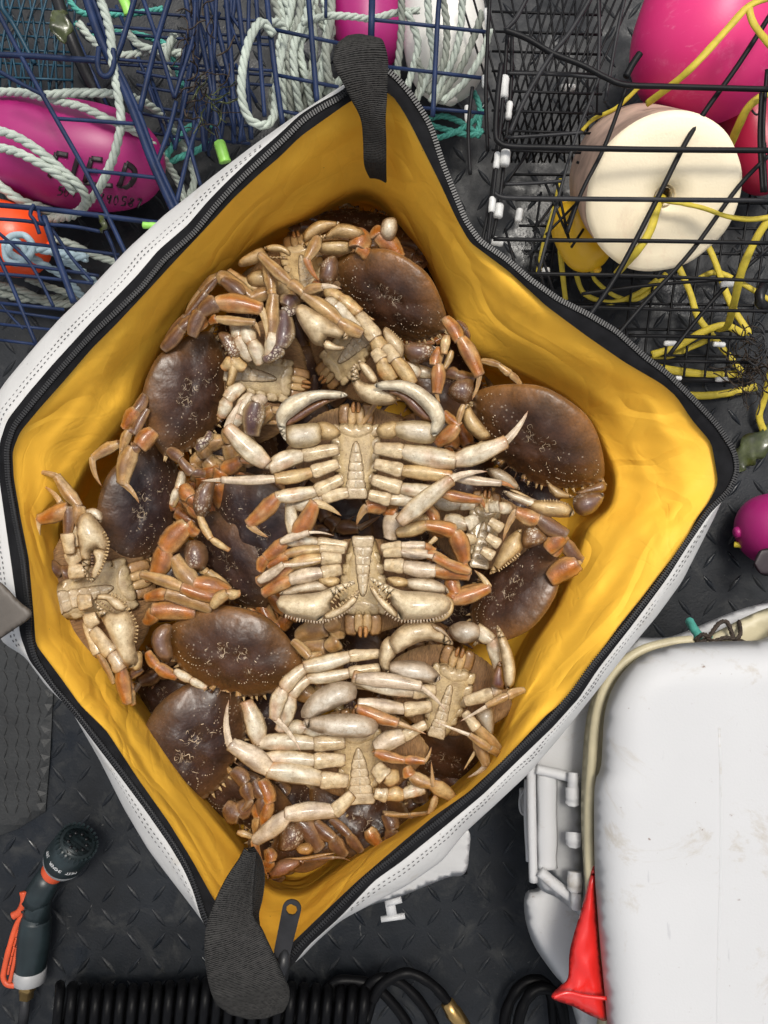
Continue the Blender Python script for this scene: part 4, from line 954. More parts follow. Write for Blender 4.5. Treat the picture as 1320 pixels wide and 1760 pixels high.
c.limb([(1210, 780), (1260, 790), (1320, 830)], [60, 60], 'mp', 'W', dz=-8)
c.limb([(1040, 1090), (1160, 900), (1240, 920)], [20, 60], 'mp', 'T', dz=-10)
# V7 right belly
c = Crab('olive belly-up crab on the right, crossed by the thin orange legs of others', VG, 300, 490, ZM-.006, 200, 82, .98, roll=0); c.under(.8, sx=.8)
c.limb([(360, 320), (430, 310), (520, 330)], [84, 80], 'cm', 'W', dz=4)
for p in ([(360, 420), (450, 480)], [(340, 540), (430, 600)], [(300, 640), (385, 690)], [(320, 330), (400, 300)]): c.limb(p, 88, 'c', 'C', dz=2)
c.limb([(260, 400), (180, 450), (20, 420)], [100, 110], 'cm', 'W', dz=2)
c.limb([(250, 560), (180, 560), (60, 560)], [90, 90], 'cm', 'C', dz=-4)
c.limb([(240, 300), (140, 290), (-60, 270)], [90, 96], 'cm', 'W', dz=-6)
c.piece('claw', [(330, 30), (420, 20), (500, 60), (560, 120), (588, 182), (540, 190), (450, 150), (380, 100)], colr=(.42, .38, .30), dz=-4)
c.limb([(725, 155), (855, 118), (995, 150), (1040, 290)], [56, 62, 76], 'mkp', 'COO', dz=18, view=VE)
c.limb([(905, 178), (832, 246)], 44, 'd', 'C', dz=24, view=VE)
c.limb([(660, 40), (715, 60), (690, 180)], [66, 76], 'kp', 'OX', dz=12, view=VE)
c.limb([(665, 25), (580, 30), (530, 115)], [74, 56], 'pd', 'OT', dz=18, view=VE)
c.limb([(860, 30), (900, 110), (950, 160)], [56, 64], 'mp', 'O', dz=6, view=VE)
c.limb([(730, 110), (860, 90), (920, 80)], [50, 50], 'mp', 'C', dz=4, view=VE)
# V8 far left belly
c = Crab('olive belly-up crab against the lower left yellow wall with two toothed pincers', VC, 425, 865, ZM-.004, 265, 16, .88); c.under(.7)
hnd = c.piece('claw', [(287, 500), (318, 452), (365, 445), (410, 500), (448, 555), (462, 610), (448, 652), (400, 636), (372, 650), (366, 700), (352, 760), (356, 818), (335, 792), (314, 700), (295, 600)], colr=FING, dz=14)
c.piece('claw_finger', [(376, 652), (402, 638), (448, 655), (446, 702), (420, 762), (382, 815), (358, 822), (364, 772), (386, 710)], colr=FING, dz=15, parent=hnd)
c.teeth([(430, 545), (458, 600), (450, 660), (430, 720), (400, 780)], 13, 14, parent=hnd, dz=18, into=-1)
c.teeth([(372, 660), (374, 720), (364, 790)], 9, 8, parent=hnd, dz=18, into=1, sty='B')
hnd = c.piece('claw', [(386, 918), (420, 948), (460, 976), (500, 986), (560, 972), (602, 1012), (614, 1080), (602, 1160), (622, 1240), (590, 1282), (540, 1262), (498, 1180), (456, 1090), (418, 1010)], colr=FING, dz=14)
c.piece('claw_finger', [(384, 908), (400, 884), (460, 882), (520, 908), (562, 950), (560, 972), (520, 976), (488, 962), (452, 922), (412, 914)], colr=FING, dz=16, parent=hnd)
c.teeth([(470, 884), (530, 915), (580, 985), (612, 1060), (604, 1150)], 13, 16, parent=hnd, dz=18, into=-1)
c.teeth([(410, 920), (450, 950), (500, 980)], 9, 7, parent=hnd, dz=18, into=-1, sty='B')
c.piece('claw_arm', [(322, 440), (375, 418), (425, 445), (420, 498), (380, 470)], colr=WH, dz=6)
c.piece('claw_arm', [(535, 1250), (632, 1190), (640, 1280), (595, 1296)], colr=CR, dz=8)
c.limb([(270, 620), (262, 520), (295, 405), (180, 250), (32, 225)], [80, 80, 60, 46], 'cmpd', 'CTTT', dz=6)
c.limb([(250, 660), (235, 560), (235, 415), (85, 480), (102, 672)], [70, 60, 76, 50], 'cmpd', 'CBOC', dz=10)
c.limb([(240, 440), (195, 385), (110, 300)], [44, 44], 'pd', 'T', dz=0)
c.limb([(380, 1080), (470, 1200), (530, 1290), (560, 1470)], [80, 90, 70], 'ckp', 'CWO', dz=4)
c.limb([(340, 1040), (400, 1200), (485, 1360)], [60, 34], 'cp', 'CT', dz=-2)
c.limb([(640, 1290), (560, 1345)], 50, 'p', 'B', dz=-6)
c.limb([(540, 1320), (575, 1400), (590, 1480)], [56, 50], 'mp', 'OC', dz=-8)
for p in ([(320, 660), (240, 700)], [(330, 760), (250, 760)], [(370, 920), (300, 930)], [(400, 1010), (340, 1040)]): c.limb(p, 90, 'c', 'C', dz=0)
# V1 centre
c = Crab('white and tan belly-up crab in the centre with both claws arched over its head', VD, 620, 308, ZT, 240, 90, 1.); c.under(.35)
L1 = c.limb([(545, 300), (415, 322), (285, 372), (265, 355), (118, 218), (176, 104)], [56, 62, 30, 66, 44], 'cmkpd', 'CWWWX', dz=[2, 4, 10, 14, 16, 8], bend=-.05)
c.limb([(545, 358), (450, 388), (308, 415), (100, 420), (12, 424)], [50, 46, 32, 24], 'cmpd', 'CCXX', dz=[2, 6, 14, 16, 10], bend=0)
c.limb([(560, 418), (465, 464), (310, 488), (200, 592), (276, 645)], [52, 50, 56, 40], 'cmpd', 'CWOT', dz=[2, 4, 12, 10, 4], bend=.06)
c.limb([(585, 470), (490, 490), (370, 520)], [50, 50], 'cm', 'CW', dz=[2, 2, -4])
c.limb([(360, 500), (378, 640), (455, 512), (562, 562)], [44, 60, 44], 'mpd', 'WOC', dz=[-6, 8, 14, 8])
c.limb([(695, 296), (800, 308), (1002, 345), (1200, 272), (1292, 150)], [58, 72, 64, 44], 'cmpd', 'CWWX', dz=[2, 4, 12, 18, 14], bend=.05)
c.limb([(695, 358), (795, 384), (985, 405), (1180, 432), (1242, 456)], [52, 52, 32, 26], 'cmpd', 'CCXO', dz=[2, 4, 8, 10, 4])
c.limb([(685, 420), (790, 452), (950, 470), (1105, 498), (1122, 532)], [54, 50, 38, 30], 'cmpd', 'CWOO', dz=[2, 2, 4, 4, 0])
c.limb([(672, 478), (750, 498), (850, 505)], [50, 50], 'cm', 'CW', dz=[2, 0, -4])
c.limb([(795, 580), (985, 424), (1132, 388)], [60, 44], 'pd', 'WX', dz=[12, 20, 16])
# claws of V1
c.piece('claw_arm', [(342, 212), (400, 202), (462, 198), (485, 220), (480, 272), (440, 292), (380, 296), (350, 278), (334, 240)], colr=(.64, .62, .56), dz=6, edge=CR)
c.piece('claw_arm', [(462, 200), (500, 192), (545, 215), (560, 245), (520, 265), (482, 262), (476, 230)], colr=CR, dz=4, mat='shell_rough')
hnd = c.piece('claw', [(304, 172), (316, 138), (345, 104), (400, 80), (480, 69), (562, 75), (586, 90), (560, 100), (480, 106), (430, 130), (378, 168), (345, 200), (345, 268), (320, 232)], colr=FING, dz=12, edge=WH)
c.piece('claw_finger', [(330, 206), (378, 164), (440, 126), (510, 102), (575, 94), (510, 120), (450, 156), (400, 188), (350, 212)], colr=DPU, dz=6, parent=hnd)
c.piece('claw_arm', [(775, 196), (840, 188), (900, 192), (934, 205), (932, 250), (916, 278), (860, 276), (792, 258), (762, 230)], colr=(.64, .62, .56), dz=6, edge=CR)
c.piece('claw_arm', [(700, 215), (745, 192), (785, 195), (782, 245), (745, 262), (705, 250)], colr=CR, dz=4, mat='shell_rough')
hnd = c.piece('claw', [(688, 50), (722, 34), (800, 31), (862, 50), (912, 86), (948, 122), (966, 165), (965, 205), (940, 242), (922, 252), (906, 228), (914, 192), (890, 152), (840, 102), (780, 72), (718, 68)], colr=FING, dz=14, edge=WH)
c.piece('claw_finger', [(720, 70), (780, 70), (845, 98), (892, 148), (932, 184), (902, 194), (858, 168), (800, 108)], colr=DPU, dz=6, parent=hnd)
# V2 second centre
c = Crab('belly-up crab below the centre one with its two toothed claws folded together', VE, 562, 405, ZT-.004, 252, -90, 1.); c.under(.35, sx=.92, flap_w=.9)
c.limb([(480, 215), (350, 200), (190, 195), (100, 270), (75, 335)], [50, 50, 60, 50], 'cmpp', 'CWOO', dz=[-4, -2, 4, 2, -2])
c.limb([(175, 195), (300, 155), (425, 168)], [34, 20], 'pd', 'XX', dz=12)
c.limb([(470, 235), (360, 232), (200, 255), (110, 310)], [46, 46, 50], 'cmp', 'CCO', dz=-2)
c.limb([(455, 275), (365, 275), (220, 310), (65, 385)], [60, 56, 66], 'cmp', 'CCO', dz=2)
c.limb([(70, 380), (180, 305), (370, 284)], [40, 28], 'pd', 'XX', dz=14, bend=.03)
c.limb([(455, 325), (370, 345), (220, 375), (90, 440)], [66, 62, 60], 'cmp', 'CXO', dz=4)
c.limb([(650, 225), (740, 215), (850, 215), (900, 240)], [46, 44, 40], 'cmp', 'CXO', dz=-4)
c.limb([(660, 250), (740, 245), (860, 255), (960, 290)], [48, 46, 46], 'cmp', 'CXO', dz=-2)
c.limb([(665, 305), (750, 312), (900, 332), (1060, 352), (1040, 300)], [66, 66, 70, 40], 'cmpp', 'CXOO', dz=4)
c.limb([(1062, 335), (900, 268), (735, 238)], [44, 28], 'pd', 'OX', dz=16, bend=0)
c.limb([(980, 350), (1000, 440), (985, 470), (1155, 412), (1098, 335)], [64, 56, 66, 44], 'mkpd', 'OOOC', dz=0, bend=.06)
c.piece('claw_arm', [(165, 440), (250, 398), (350, 380), (392, 398), (385, 428), (280, 440), (200, 450)], colr=WH, dz=4)
c.piece('claw_arm', [(345, 375), (400, 360), (450, 370), (440, 400), (390, 410)], colr=CR, dz=6, mat='shell_rough')
hnd = c.piece('claw', [(150, 480), (170, 452), (250, 444), (350, 434), (430, 404), (518, 377), (524, 394), (480, 420), (430, 456), (405, 486), (410, 518), (376, 545), (370, 571), (300, 564), (220, 548), (168, 522)], colr=FING, dz=22, edge=mix(FING, OR, .15))
c.piece('claw_finger', [(374, 546), (402, 520), (450, 500), (500, 460), (536, 422), (543, 440), (522, 490), (472, 530), (430, 552), (390, 562)], colr=FING, dz=22, parent=hnd)
c.teeth([(412, 488), (450, 446), (510, 402)], 14, 8, parent=hnd, dz=26, into=-1)
c.teeth([(410, 515), (470, 480), (530, 430)], 11, 8, parent=hnd, dz=24, into=1)
c.teeth([(190, 545), (280, 568), (370, 570), (450, 545), (520, 495)], 13, 26, parent=hnd, dz=20, into=-1, sty='X')
c.piece('claw_arm', [(745, 385), (780, 370), (860, 366), (935, 392), (968, 436), (900, 444), (790, 425)], colr=WH, dz=4)
c.piece('claw_arm', [(670, 370), (720, 360), (770, 375), (770, 405), (710, 410)], colr=CR, dz=6, mat='shell_rough')
hnd = c.piece('claw', [(588, 366), (606, 364), (662, 390), (740, 425), (850, 432), (940, 445), (978, 480), (972, 515), (930, 546), (860, 562), (780, 564), (722, 560), (722, 520), (695, 490), (690, 465), (650, 430), (612, 394)], colr=FING, dz=22, edge=mix(FING, OR, .15))
c.piece('claw_finger', [(586, 378), (600, 400), (622, 420), (652, 456), (692, 494), (722, 532), (722, 556), (680, 534), (638, 490), (598, 432)], colr=FING, dz=22, parent=hnd)
c.teeth([(610, 388), (650, 424), (688, 460)], 12, 7, parent=hnd, dz=26, into=-1)
c.teeth([(600, 408), (640, 452), (690, 498)], 12, 7, parent=hnd, dz=24, into=1)
c.teeth([(660, 520), (730, 564), (820, 572), (920, 556), (965, 525)], 13, 22, parent=hnd, dz=20, into=-1, sty='X')
c.piece('claw_arm', [(930, 440), (985, 470), (985, 530), (940, 570), (880, 575), (940, 530), (968, 490)], colr=CR, dz=8)
# V5 lower right belly
c = Crab('belly-up crab at the lower right with one open claw beside the yellow wall', VE, 960, 895, ZM+.006, 232, 74, 1.); c.under(.55, sx=.95, flap_w=.8)
c.piece('claw_arm', [(636, 740), (650, 672), (690, 642), (722, 690), (712, 740), (690, 762), (682, 815), (650, 795)], colr=FING, dz=10)
hnd = c.piece('claw', [(684, 658), (718, 612), (780, 573), (850, 566), (905, 588), (950, 628), (988, 682), (940, 675), (880, 662), (830, 670), (770, 697), (720, 726), (698, 695)], colr=FING, dz=22)
c.piece('claw_finger', [(884, 588), (930, 600), (970, 645), (988, 678), (950, 640), (900, 612)], colr=mix(FING, DPU, .5), dz=26, parent=hnd)
c.piece('claw_arm', [(684, 770), (770, 755), (850, 764), (900, 798), (932, 840), (900, 862), (840, 860), (760, 852), (690, 822)], colr=(.62, .60, .54), dz=6)
c.piece('claw_arm', [(968, 600), (1018, 572), (1085, 578), (1122, 615), (1102, 660), (1040, 676), (1000, 662), (974, 632)], colr=(.52, .50, .44), dz=0)
c.limb([(1100, 600), (1170, 660), (1200, 790)], [60, 64], 'mp', 'W', dz=0, name='claw_arm')
hnd = c.piece('claw', [(1194, 588), (1232, 640), (1266, 720), (1282, 800), (1272, 872), (1240, 892), (1226, 840), (1216, 750), (1196, 650)], colr=FING, dz=16)
c.piece('claw_finger', [(1192, 780), (1216, 760), (1228, 850), (1242, 890), (1200, 892), (1162, 868)], colr=DPU, dz=10, parent=hnd)
c.limb([(900, 900), (800, 905), (525, 838), (540, 845), (825, 880), (955, 1000)], [66, 72, 20, 60, 36], 'cmkpd', 'CWCXX', dz=[2, 8, 14, 18, 20, 22], bend=-.06)
c.limb([(880, 975), (760, 990), (545, 965), (540, 985), (720, 1050), (860, 1105)], [66, 60, 30, 56, 34], 'cmkpd', 'CXOOT', dz=[2, 6, 12, 16, 18, 18], bend=0)
c.limb([(400, 200), (240, 290), (30, 385), (25, 415), (240, 470), (392, 480), (446, 368)], [90, 130, 60, 74, 60, 40], 'cmkppd', 'CXOOOT', dz=[0, 2, 4, 10, 12, 14, 14], view=VI, bend=.08)
c.limb([(1045, 950), (1170, 915), (1210, 895)], [62, 50], 'cm', 'CX', dz=2)
c.limb([(1150, -60), (1030, -20), (868, 60), (660, 178)], [60, 54, 40], 'kpd', 'TTX', dz=24, view=VI, bend=0)
c.limb([(700, 110), (790, 230), (975, 440)], [80, 84], 'cm', 'CT', dz=4, view=VI)
c.limb([(965, 440), (890, 385), (740, 280), (472, 178)], [56, 54, 40], 'kpd', 'TTX', dz=20, view=VI, bend=0)
c.limb([(790, 300), (860, 505), (715, 602)], [90, 56], 'pd', 'TX', dz=-4, view=VI, bend=-.06)
c.limb([(800, 370), (690, 545)], 60, 'd', 'C', dz=-10, view=VI, bend=0)
c.piece('claw_arm', [(800, 90), (900, 70), (922, 160), (905, 300), (830, 230), (785, 150)], colr=(.42, .40, .34), dz=-10, view=VI)
# V6 bottom belly
c = Crab('lowest belly-up crab with white legs spread wide and a big folded white claw', VF, 728, 500, ZM+.002, 238, 93, 1.); c.under(.15, flap_w=1.22)
c.piece('claw_arm', [(544, 372), (568, 330), (620, 290), (680, 276), (718, 290), (718, 330), (680, 350), (620, 376), (570, 398), (546, 390)], colr=(.62, .61, .55), dz=20)
c.piece('claw', [(556, 396), (640, 380), (720, 380), (780, 400), (786, 430), (750, 454), (680, 454), (610, 442), (566, 426), (548, 408)], colr=(.62, .61, .55), dz=22)
c.limb([(790, 190), (700, 198), (560, 232), (490, 300), (462, 395), (545, 500)], [36, 42, 40, 42, 26], 'cmkpd', 'CWWWX', dz=[2, 6, 14, 20, 22, 20], bend=-.06)
c.limb([(790, 235), (700, 250), (570, 268), (510, 320), (478, 430)], [36, 36, 40, 44], 'cmkp', 'CWWW', dz=[2, 4, 8, 12, 8])
c.limb([(715, 285), (830, 300), (860, 320)], [40, 40], 'mp', 'W', dz=-4)
c.limb([(680, 470), (590, 475), (412, 472), (372, 345)], [48, 48, 54], 'cmp', 'CWW', dz=[2, 4, 6, 2])
c.limb([(620, 450), (560, 425), (480, 432)], [44, 42], 'mp', 'W', dz=-4)
c.limb([(680, 525), (590, 528), (420, 525)], [48, 46], 'cm', 'CW', dz=[2, 6, 8])
c.limb([(690, 590), (610, 588), (445, 560), (325, 480), (318, 335)], [52, 58, 56, 34], 'cmpd', 'CWXX', dz=[2, 6, 14, 18, 16], bend=-.08)
c.limb([(705, 635), (650, 690), (500, 700), (400, 780), (440, 890)], [44, 52, 48, 36], 'cmpd', 'CXXO', dz=[0, 2, 8, 4, -6], bend=.05)
c.limb([(780, 545), (810, 580), (850, 580)], [54, 50], 'cm', 'C', dz=0)
c.limb([(20, 720), (110, 740), (230, 735), (390, 690)], [100, 100, 90], 'cmm', 'CCW', dz=[2, 2, 0, -4], view=VI)
c.limb([(260, 520), (290, 590), (450, 655), (620, 770)], [90, 90, 96], 'kpp', 'OTC', dz=[6, 10, 12, 2], view=VI)
c.limb([(460, 660), (445, 478)], 60, 'd', 'T', dz=16, view=VI, bend=0)
c.limb([(480, 740), (430, 870)], 60, 'p', 'C', dz=-4, view=VI)
c.limb([(100, 880), (280, 880), (430, 870)], [30, 30], 'pp', 'T', dz=-16, view=VI)
# stray visible limbs of the crab by the bottom handle
c = Crab('brown crab upside against the bottom corner, its reddish claw resting on the lining', VH, 560, 270, ZL-.022, 150, 120, .9); c.shell(.4)
c.piece('claw', [(325, 478), (380, 402), (450, 378), (545, 390), (500, 432), (420, 482), (345, 497)], colr=(.22, .09, .075), dz=2)
c.piece('claw_finger', [(430, 380), (520, 372), (640, 352), (715, 350), (620, 376), (540, 390)], colr=TN, dz=4)
c.limb([(540, 395), (700, 378), (800, 395)], [26, 20], 'pd', 'B', dz=4)
c.limb([(510, 170), (620, 330)], 120, 'p', 'B', dz=4)
c.limb([(600, 180), (700, 270), (765, 365)], [70, 76], 'mp', 'B', dz=2)
c.piece('claw_arm', [(430, 180), (520, 188), (545, 260), (490, 330), (395, 335), (400, 260)], colr=PU, mat='shell_purple', dz=2)
c.piece('claw_arm', [(490, 310), (560, 290), (600, 330), (560, 362), (500, 350)], colr=TN, dz=3)
c.limb([(690, 160), (790, 250), (860, 340)], [50, 56], 'mp', 'B', dz=0)
c.limb([(330, 330), (345, 400), (320, 450)], [66, 60], 'mp', 'O', dz=8)
c.limb([(900, 220), (960, 300)], 90, 'p', 'O', dz=-2)
c.limb([(1000, 130), (1040, 220), (1010, 300)], [80, 76], 'mp', 'B', dz=-2)
c.limb([(990, 120), (1150, 145), (1240, 120)], [26, 22], 'pp', 'T', dz=6)

# ---------------------------------------------------------------- ropes, wire, floats
def rope(name, pts, r, mat, label=None, group=None, parent=None, z=None, strands=3):
    """laid rope: three strands twisted round each other; r in photo pixels, points (x, y, z)"""
    pts = [(p[0], p[1], p[2] if len(p) > 2 else z) for p in pts]
    rr = r*K(sum(p[2] for p in pts)/len(pts))*1.02
    path = catmull([P3(*p) for p in pts], step=rr*1.1); T, Nn = frames(path)
    mb = MB(); L = 0; ph = []
    for i in range(len(path)):
        if i: L += (path[i]-path[i-1]).length
        ph.append(L/(rr*6.4)*2*math.pi)
    if len(path) < 2: return
    for k in range(strands):
        sp = []
        for i, p in enumerate(path):
            a = ph[i]+2*math.pi*k/strands; b_ = T[i].cross(Nn[i]); sp.append(p+(b_*math.cos(a)+Nn[i]*math.sin(a))*rr*.50)
        mb.add(*tube(sp, rr*.56, 6))
    o = mb.obj(name, M[mat], parent, origin=path[0] if parent is None else None)
    if label: tag(o, label, 'rope', group)
    return o
def cord(name, pts, r, mat, label=None, group=None, parent=None, z=None, flat=.6, cat='rope'):
    pts = [(p[0], p[1], p[2] if len(p) > 2 else z) for p in pts]
    rr = r*K(sum(p[2] for p in pts)/len(pts)); path = catmull([P3(*p) for p in pts], n=8)
    o = None; v, f = tube(path, [rr*(1+.12*noise.noise(Vector((i*.3, rr*900, 0)))) for i in range(len(path))], 8, flat=flat)
    o = mesh_obj(name, v, f, M[mat], parent, origin=path[0])
    if label: tag(o, label, cat, group)
    return o
def wire(parent, pts, r, mat, name='mesh_wire', z=None, smoothp=False):
    pts = [(p[0], p[1], p[2] if len(p) > 2 else z) for p in pts]
    rr = r*K(sum(p[2] for p in pts)/len(pts)); P = [P3(*p) for p in pts]
    if len(P) > 2: P = catmull(P, n=6)
    v, f = tube(P, rr, 7); return mesh_obj(name, v, f, M[mat], parent)

def buoy(name, label, pa, pb, z, r, mat, zb=None, waist=0., grp='floats among the traps', mn=None, ends=True):
    """bullet float along an axis from photo point pa to pb; r in pixels"""
    zb = z if zb is None else zb
    A, B = P3(*pa, z), P3(*pb, zb); root = empty(name, (A+B)/2, label, 'buoy', grp); rr = r*K((z+zb)/2)
    n_ = 26; pts = []; rad = []
    for i in range(n_+1):
        t = i/n_; u = -math.cos(math.pi*t); pts.append(A.lerp(B, .5+.5*u)); e = (max(0, 1-abs(u)**3))**.5
        rad.append(max(rr*e*(1-waist*math.cos(u*3.14)), rr*.10))
    v, f = tube(pts, rad, 40); mesh_obj('float_body', v, f, M[mat], root)
    d = (B-A).normalized()
    if ends:
        for P, s_ in ((A, -1), (B, 1)):
            v, f = tube([P-d*s_*.003, P+d*s_*.004, P+d*s_*.006], [rr*.17, rr*.15, rr*.10], 16); mesh_obj('rope_eye', v, f, M[mat], root)
    return root
# seams of strokes drawn on a float with a marker (ribbons lying on the surface)
def strokes(parent, lets, org, ux, uy, surf, w, mat, name='lettering'):
    mb = MB()
    for ln in lets:
        P = []
        pl = catmull([(p[0], p[1], 0) for p in ln], n=4) if len(ln) > 2 else [Vector((*ln[0], 0)).lerp(Vector((*ln[1], 0)), t/4) for t in range(5)]
        for p in pl: x = org[0]+ux[0]*p.x+uy[0]*p.y; y = org[1]+ux[1]*p.x+uy[1]*p.y; P.append(surf(x, y))
        v, f = tube(P, w, 6, flat=.25); mb.add(v, f)
    return mb.obj(name, M[mat], parent)

# --- magenta float at the left, in the blue trap
bz = .10
bl = buoy('net_float', 'magenta float hand-lettered in black marker, wrapped in pale green rope, inside the blue trap', (-50, 243), (282, 288), bz, 88, 'buoy_magenta', ends=False)
Ab, Bb = P3(-50, 243, bz), P3(282, 288, bz); rb = 88*K(bz)
def surf_bl(x, y):
    # lift a photo point on to the float's upper side (iterate along the view ray)
    z = bz+rb
    for _ in range(12):
        p = P3(x, y, z); d = (Bb-Ab); t = (p-Ab).dot(d)/d.length_squared; u = 2*t-1; rad = rb*max(0.01, 1-abs(u)**3)**.5
        q = Ab+d*t; off = Vector((p.x-q.x, p.y-q.y, 0)).length; z = bz+math.sqrt(max(0, rad*rad-off*off))
    return P3(x, y, z+.0004)
FL = {'F': [[(0, 0), (.1, 1)], [(.1, 1), (.62, .98)], [(.05, .55), (.45, .55)]], 'I': [[(.2, 0), (.28, 1)]],
      'E': [[(0, 0), (.1, 1)], [(.1, 1), (.6, 1)], [(.05, .52), (.48, .54)], [(0, 0), (.55, .02)]], 'L': [[(.1, 1), (0, .02)], [(0, .02), (.5, .05)]],
      'D': [[(0, 0), (.08, 1)], [(.08, 1), (.5, .8), (.58, .4), (.35, .05), (0, 0)]],
      '5': [[(.55, 1), (.12, 1)], [(.12, 1), (.1, .55), (.5, .5), (.5, .1), (.05, 0)]], '0': [[(.3, 1), (.05, .7), (.1, .1), (.35, 0), (.55, .4), (.3, 1)]],
      '9': [[(.5, .6), (.2, .5), (.1, .8), (.35, 1), (.52, .8), (.45, 0)]], '7': [[(.05, .95), (.55, 1)], [(.55, 1), (.25, 0)]], '8': [[(.3, .5), (.08, .8), (.3, 1), (.5, .8), (.3, .5), (.05, .2), (.3, 0), (.55, .2), (.3, .5)]],
      '-': [[(.1, .5), (.4, .5)]]}
ux, uy = (1, .15), (.22, -1)
def write(txt, x, y, hgt, adv, w):
    for i, ch in enumerate(txt):
        if ch == ' ': continue
        strokes(bl, FL[ch], (x+i*adv*ux[0], y+i*adv*ux[1]), (hgt*.92*ux[0], hgt*.92*ux[1]), (uy[0]*hgt, uy[1]*hgt), surf_bl, w*K(.15), 'marker_ink', 'lettering')
write('FIELD', 84, 304, 42, 30, 5.2); write('509', 98, 335, 15, 11, 1.9); write('790587', 168, 347, 15, 13, 1.9)
# ropes round it
RG = 'white and pale green rope in the blue traps'
rope('trap_rope', [(-10, 158, .16), (40, 160, .17), (90, 172, .18), (140, 184, .185), (185, 205, .18), (225, 222, .16), (262, 248, .12), (290, 285, .07), (310, 320, .04), (318, 350, .03)], 7, 'rope_white', 'pale rope running over the top of the magenta float and down its right end', RG)
rope('trap_rope', [(78, 164, .19), (120, 160, .19), (165, 160, .19), (200, 162, .18), (240, 172, .14), (275, 196, .10), (305, 235, .05), (325, 275, .03), (334, 310, .03), (325, 340, .03)], 7, 'rope_white', 'pale rope arching right from the trap top then down beside the white hem', RG)
rope('trap_rope', [(168, -10, .24), (180, 20, .24), (190, 60, .24), (194, 110, .24), (204, 170, .235), (208, 210, .23), (198, 260, .215), (185, 295, .20), (170, 325, .18), (150, 350, .15), (130, 366, .12), (95, 376, .10), (60, 372, .08)], 7.5, 'rope_white', 'pale rope hanging from the top across the lettering of the magenta float', RG)
rope('trap_rope', [(-10, 222, .20), (30, 236, .21), (70, 262, .21), (105, 292, .20), (135, 318, .19), (148, 340, .17), (142, 358, .14), (120, 372, .12), (92, 372, .09)], 8, 'rope_white', 'upper of two pale ropes crossing the left half of the magenta float', RG)
rope('trap_rope', [(-10, 252, .20), (30, 262, .21), (75, 285, .21), (105, 305, .20), (128, 330, .18)], 8, 'rope_white', 'lower of two pale ropes crossing the left half of the magenta float', RG)
rope('trap_rope', [(-10, 312, .13), (20, 335, .13), (45, 350, .12), (75, 358, .10), (100, 372, .08), (70, 382, .07), (20, 376, .07), (-10, 372, .07)], 8.5, 'rope_white', 'pale rope looped under the lower edge of the magenta float', RG)
rope('trap_rope', [(-10, 368, .10), (40, 385, .09), (85, 408, .08), (125, 420, .07), (165, 440, .05), (205, 452, .04), (240, 460, .03)], 6.5, 'rope_white', 'pale rope slanting from the orange float to the bag hem', RG)
rope('trap_rope', [(-10, 500, .05), (40, 512, .05), (90, 514, .04), (130, 508, .03)], 8, 'rope_grey', 'grey rope along the bottom left of the blue trap', RG)
rope('trap_rope', [(-10, 488, .06), (40, 500, .06), (80, 520, .05), (125, 522, .04)], 7, 'rope_grey', 'second grey rope near the bottom left, crossing the first', RG)
rope('trap_rope', [(45, 478, .07), (75, 490, .06), (105, 500, .05), (135, 512, .04)], 6, 'rope_grey', 'short grey rope end beside the bag hem at the left', RG)
# blue knot and tails
kn = MB()
for q in ([(8, 420), (20, 406), (42, 405), (55, 420), (50, 440), (30, 452), (12, 445), (8, 420)], [(20, 412), (40, 425), (45, 448), (25, 440), (15, 428), (30, 410)]):
    path = catmull([P3(x, y, .16+.006*math.sin(i*2)) for i, (x, y) in enumerate(q)], n=8); kn.add(*tube(path, 6*K(.16), 8))
ko = kn.obj('rope_knot', M['rope_blue'], None, origin=P3(30, 430, .16)); tag(ko, 'pale blue rope knot tied at the hole of the orange float', 'knot')
rope('knot_tail', [(40, 425, .16), (80, 430, .15), (115, 438, .14), (150, 443, .14)], 8, 'rope_blue', 'thick pale blue rope tail pointing right from the knot', RG)
rope('knot_tail', [(45, 435, .15), (75, 455, .13), (110, 475, .10), (140, 508, .06)], 7, 'rope_blue', 'pale blue rope slanting down right from the knot', RG)
rope('knot_tail', [(100, 445, .12), (125, 455, .11), (155, 478, .07), (168, 490, .05)], 7, 'rope_blue', 'short pale blue rope beside the bag hem under the knot', RG)
ob = buoy('net_float', 'orange float with a blue rope knot, cut by the left edge of the photo', (-60, 395), (84, 425), .10, 62, 'orange_plastic')
# teal ropes
rope('trap_rope', [(282, 290, .05), (290, 262, .06), (320, 222, .06), (355, 212, .06), (372, 225, .05), (375, 245, .04)], 5.5, 'rope_teal', 'teal rope loop beside the lime green tag', RG)
rope('trap_rope', [(282, 285, .05), (310, 270, .05), (340, 258, .05), (362, 242, .05)], 5.5, 'rope_teal', 'short teal rope end left of the lime green tag', RG)
rope('trap_rope', [(115, -5, .10), (140, 22, .10), (190, 25, .10), (240, 22, .10), (280, 15, .10)], 5, 'rope_teal', 'teal rope along the very top of the blue traps', RG)
rope('trap_rope', [(130, 40, .08), (160, 62, .08), (190, 55, .08), (240, 60, .08), (290, 80, .07), (300, 110, .05), (315, 150, .04)], 5, 'rope_teal', 'teal rope behind the big blue hook', RG)
rope('trap_rope', [(135, 40, .10), (165, 75, .10), (205, 95, .10), (250, 90, .10), (290, 80, .10), (300, 60, .10)], 7, 'rope_white', 'pale rope coil behind the blue hook at the top left', RG)
rope('trap_rope', [(215, 50, .11), (240, 78, .11), (275, 88, .11), (315, 92, .11)], 7, 'rope_white', 'pale rope crossing behind the blue diagonals', RG)
rope('trap_rope', [(300, 55, .12), (290, 80, .12), (285, 105, .11), (292, 135, .09)], 6.5, 'rope_white', 'short pale rope piece hanging behind the blue diagonals', RG)
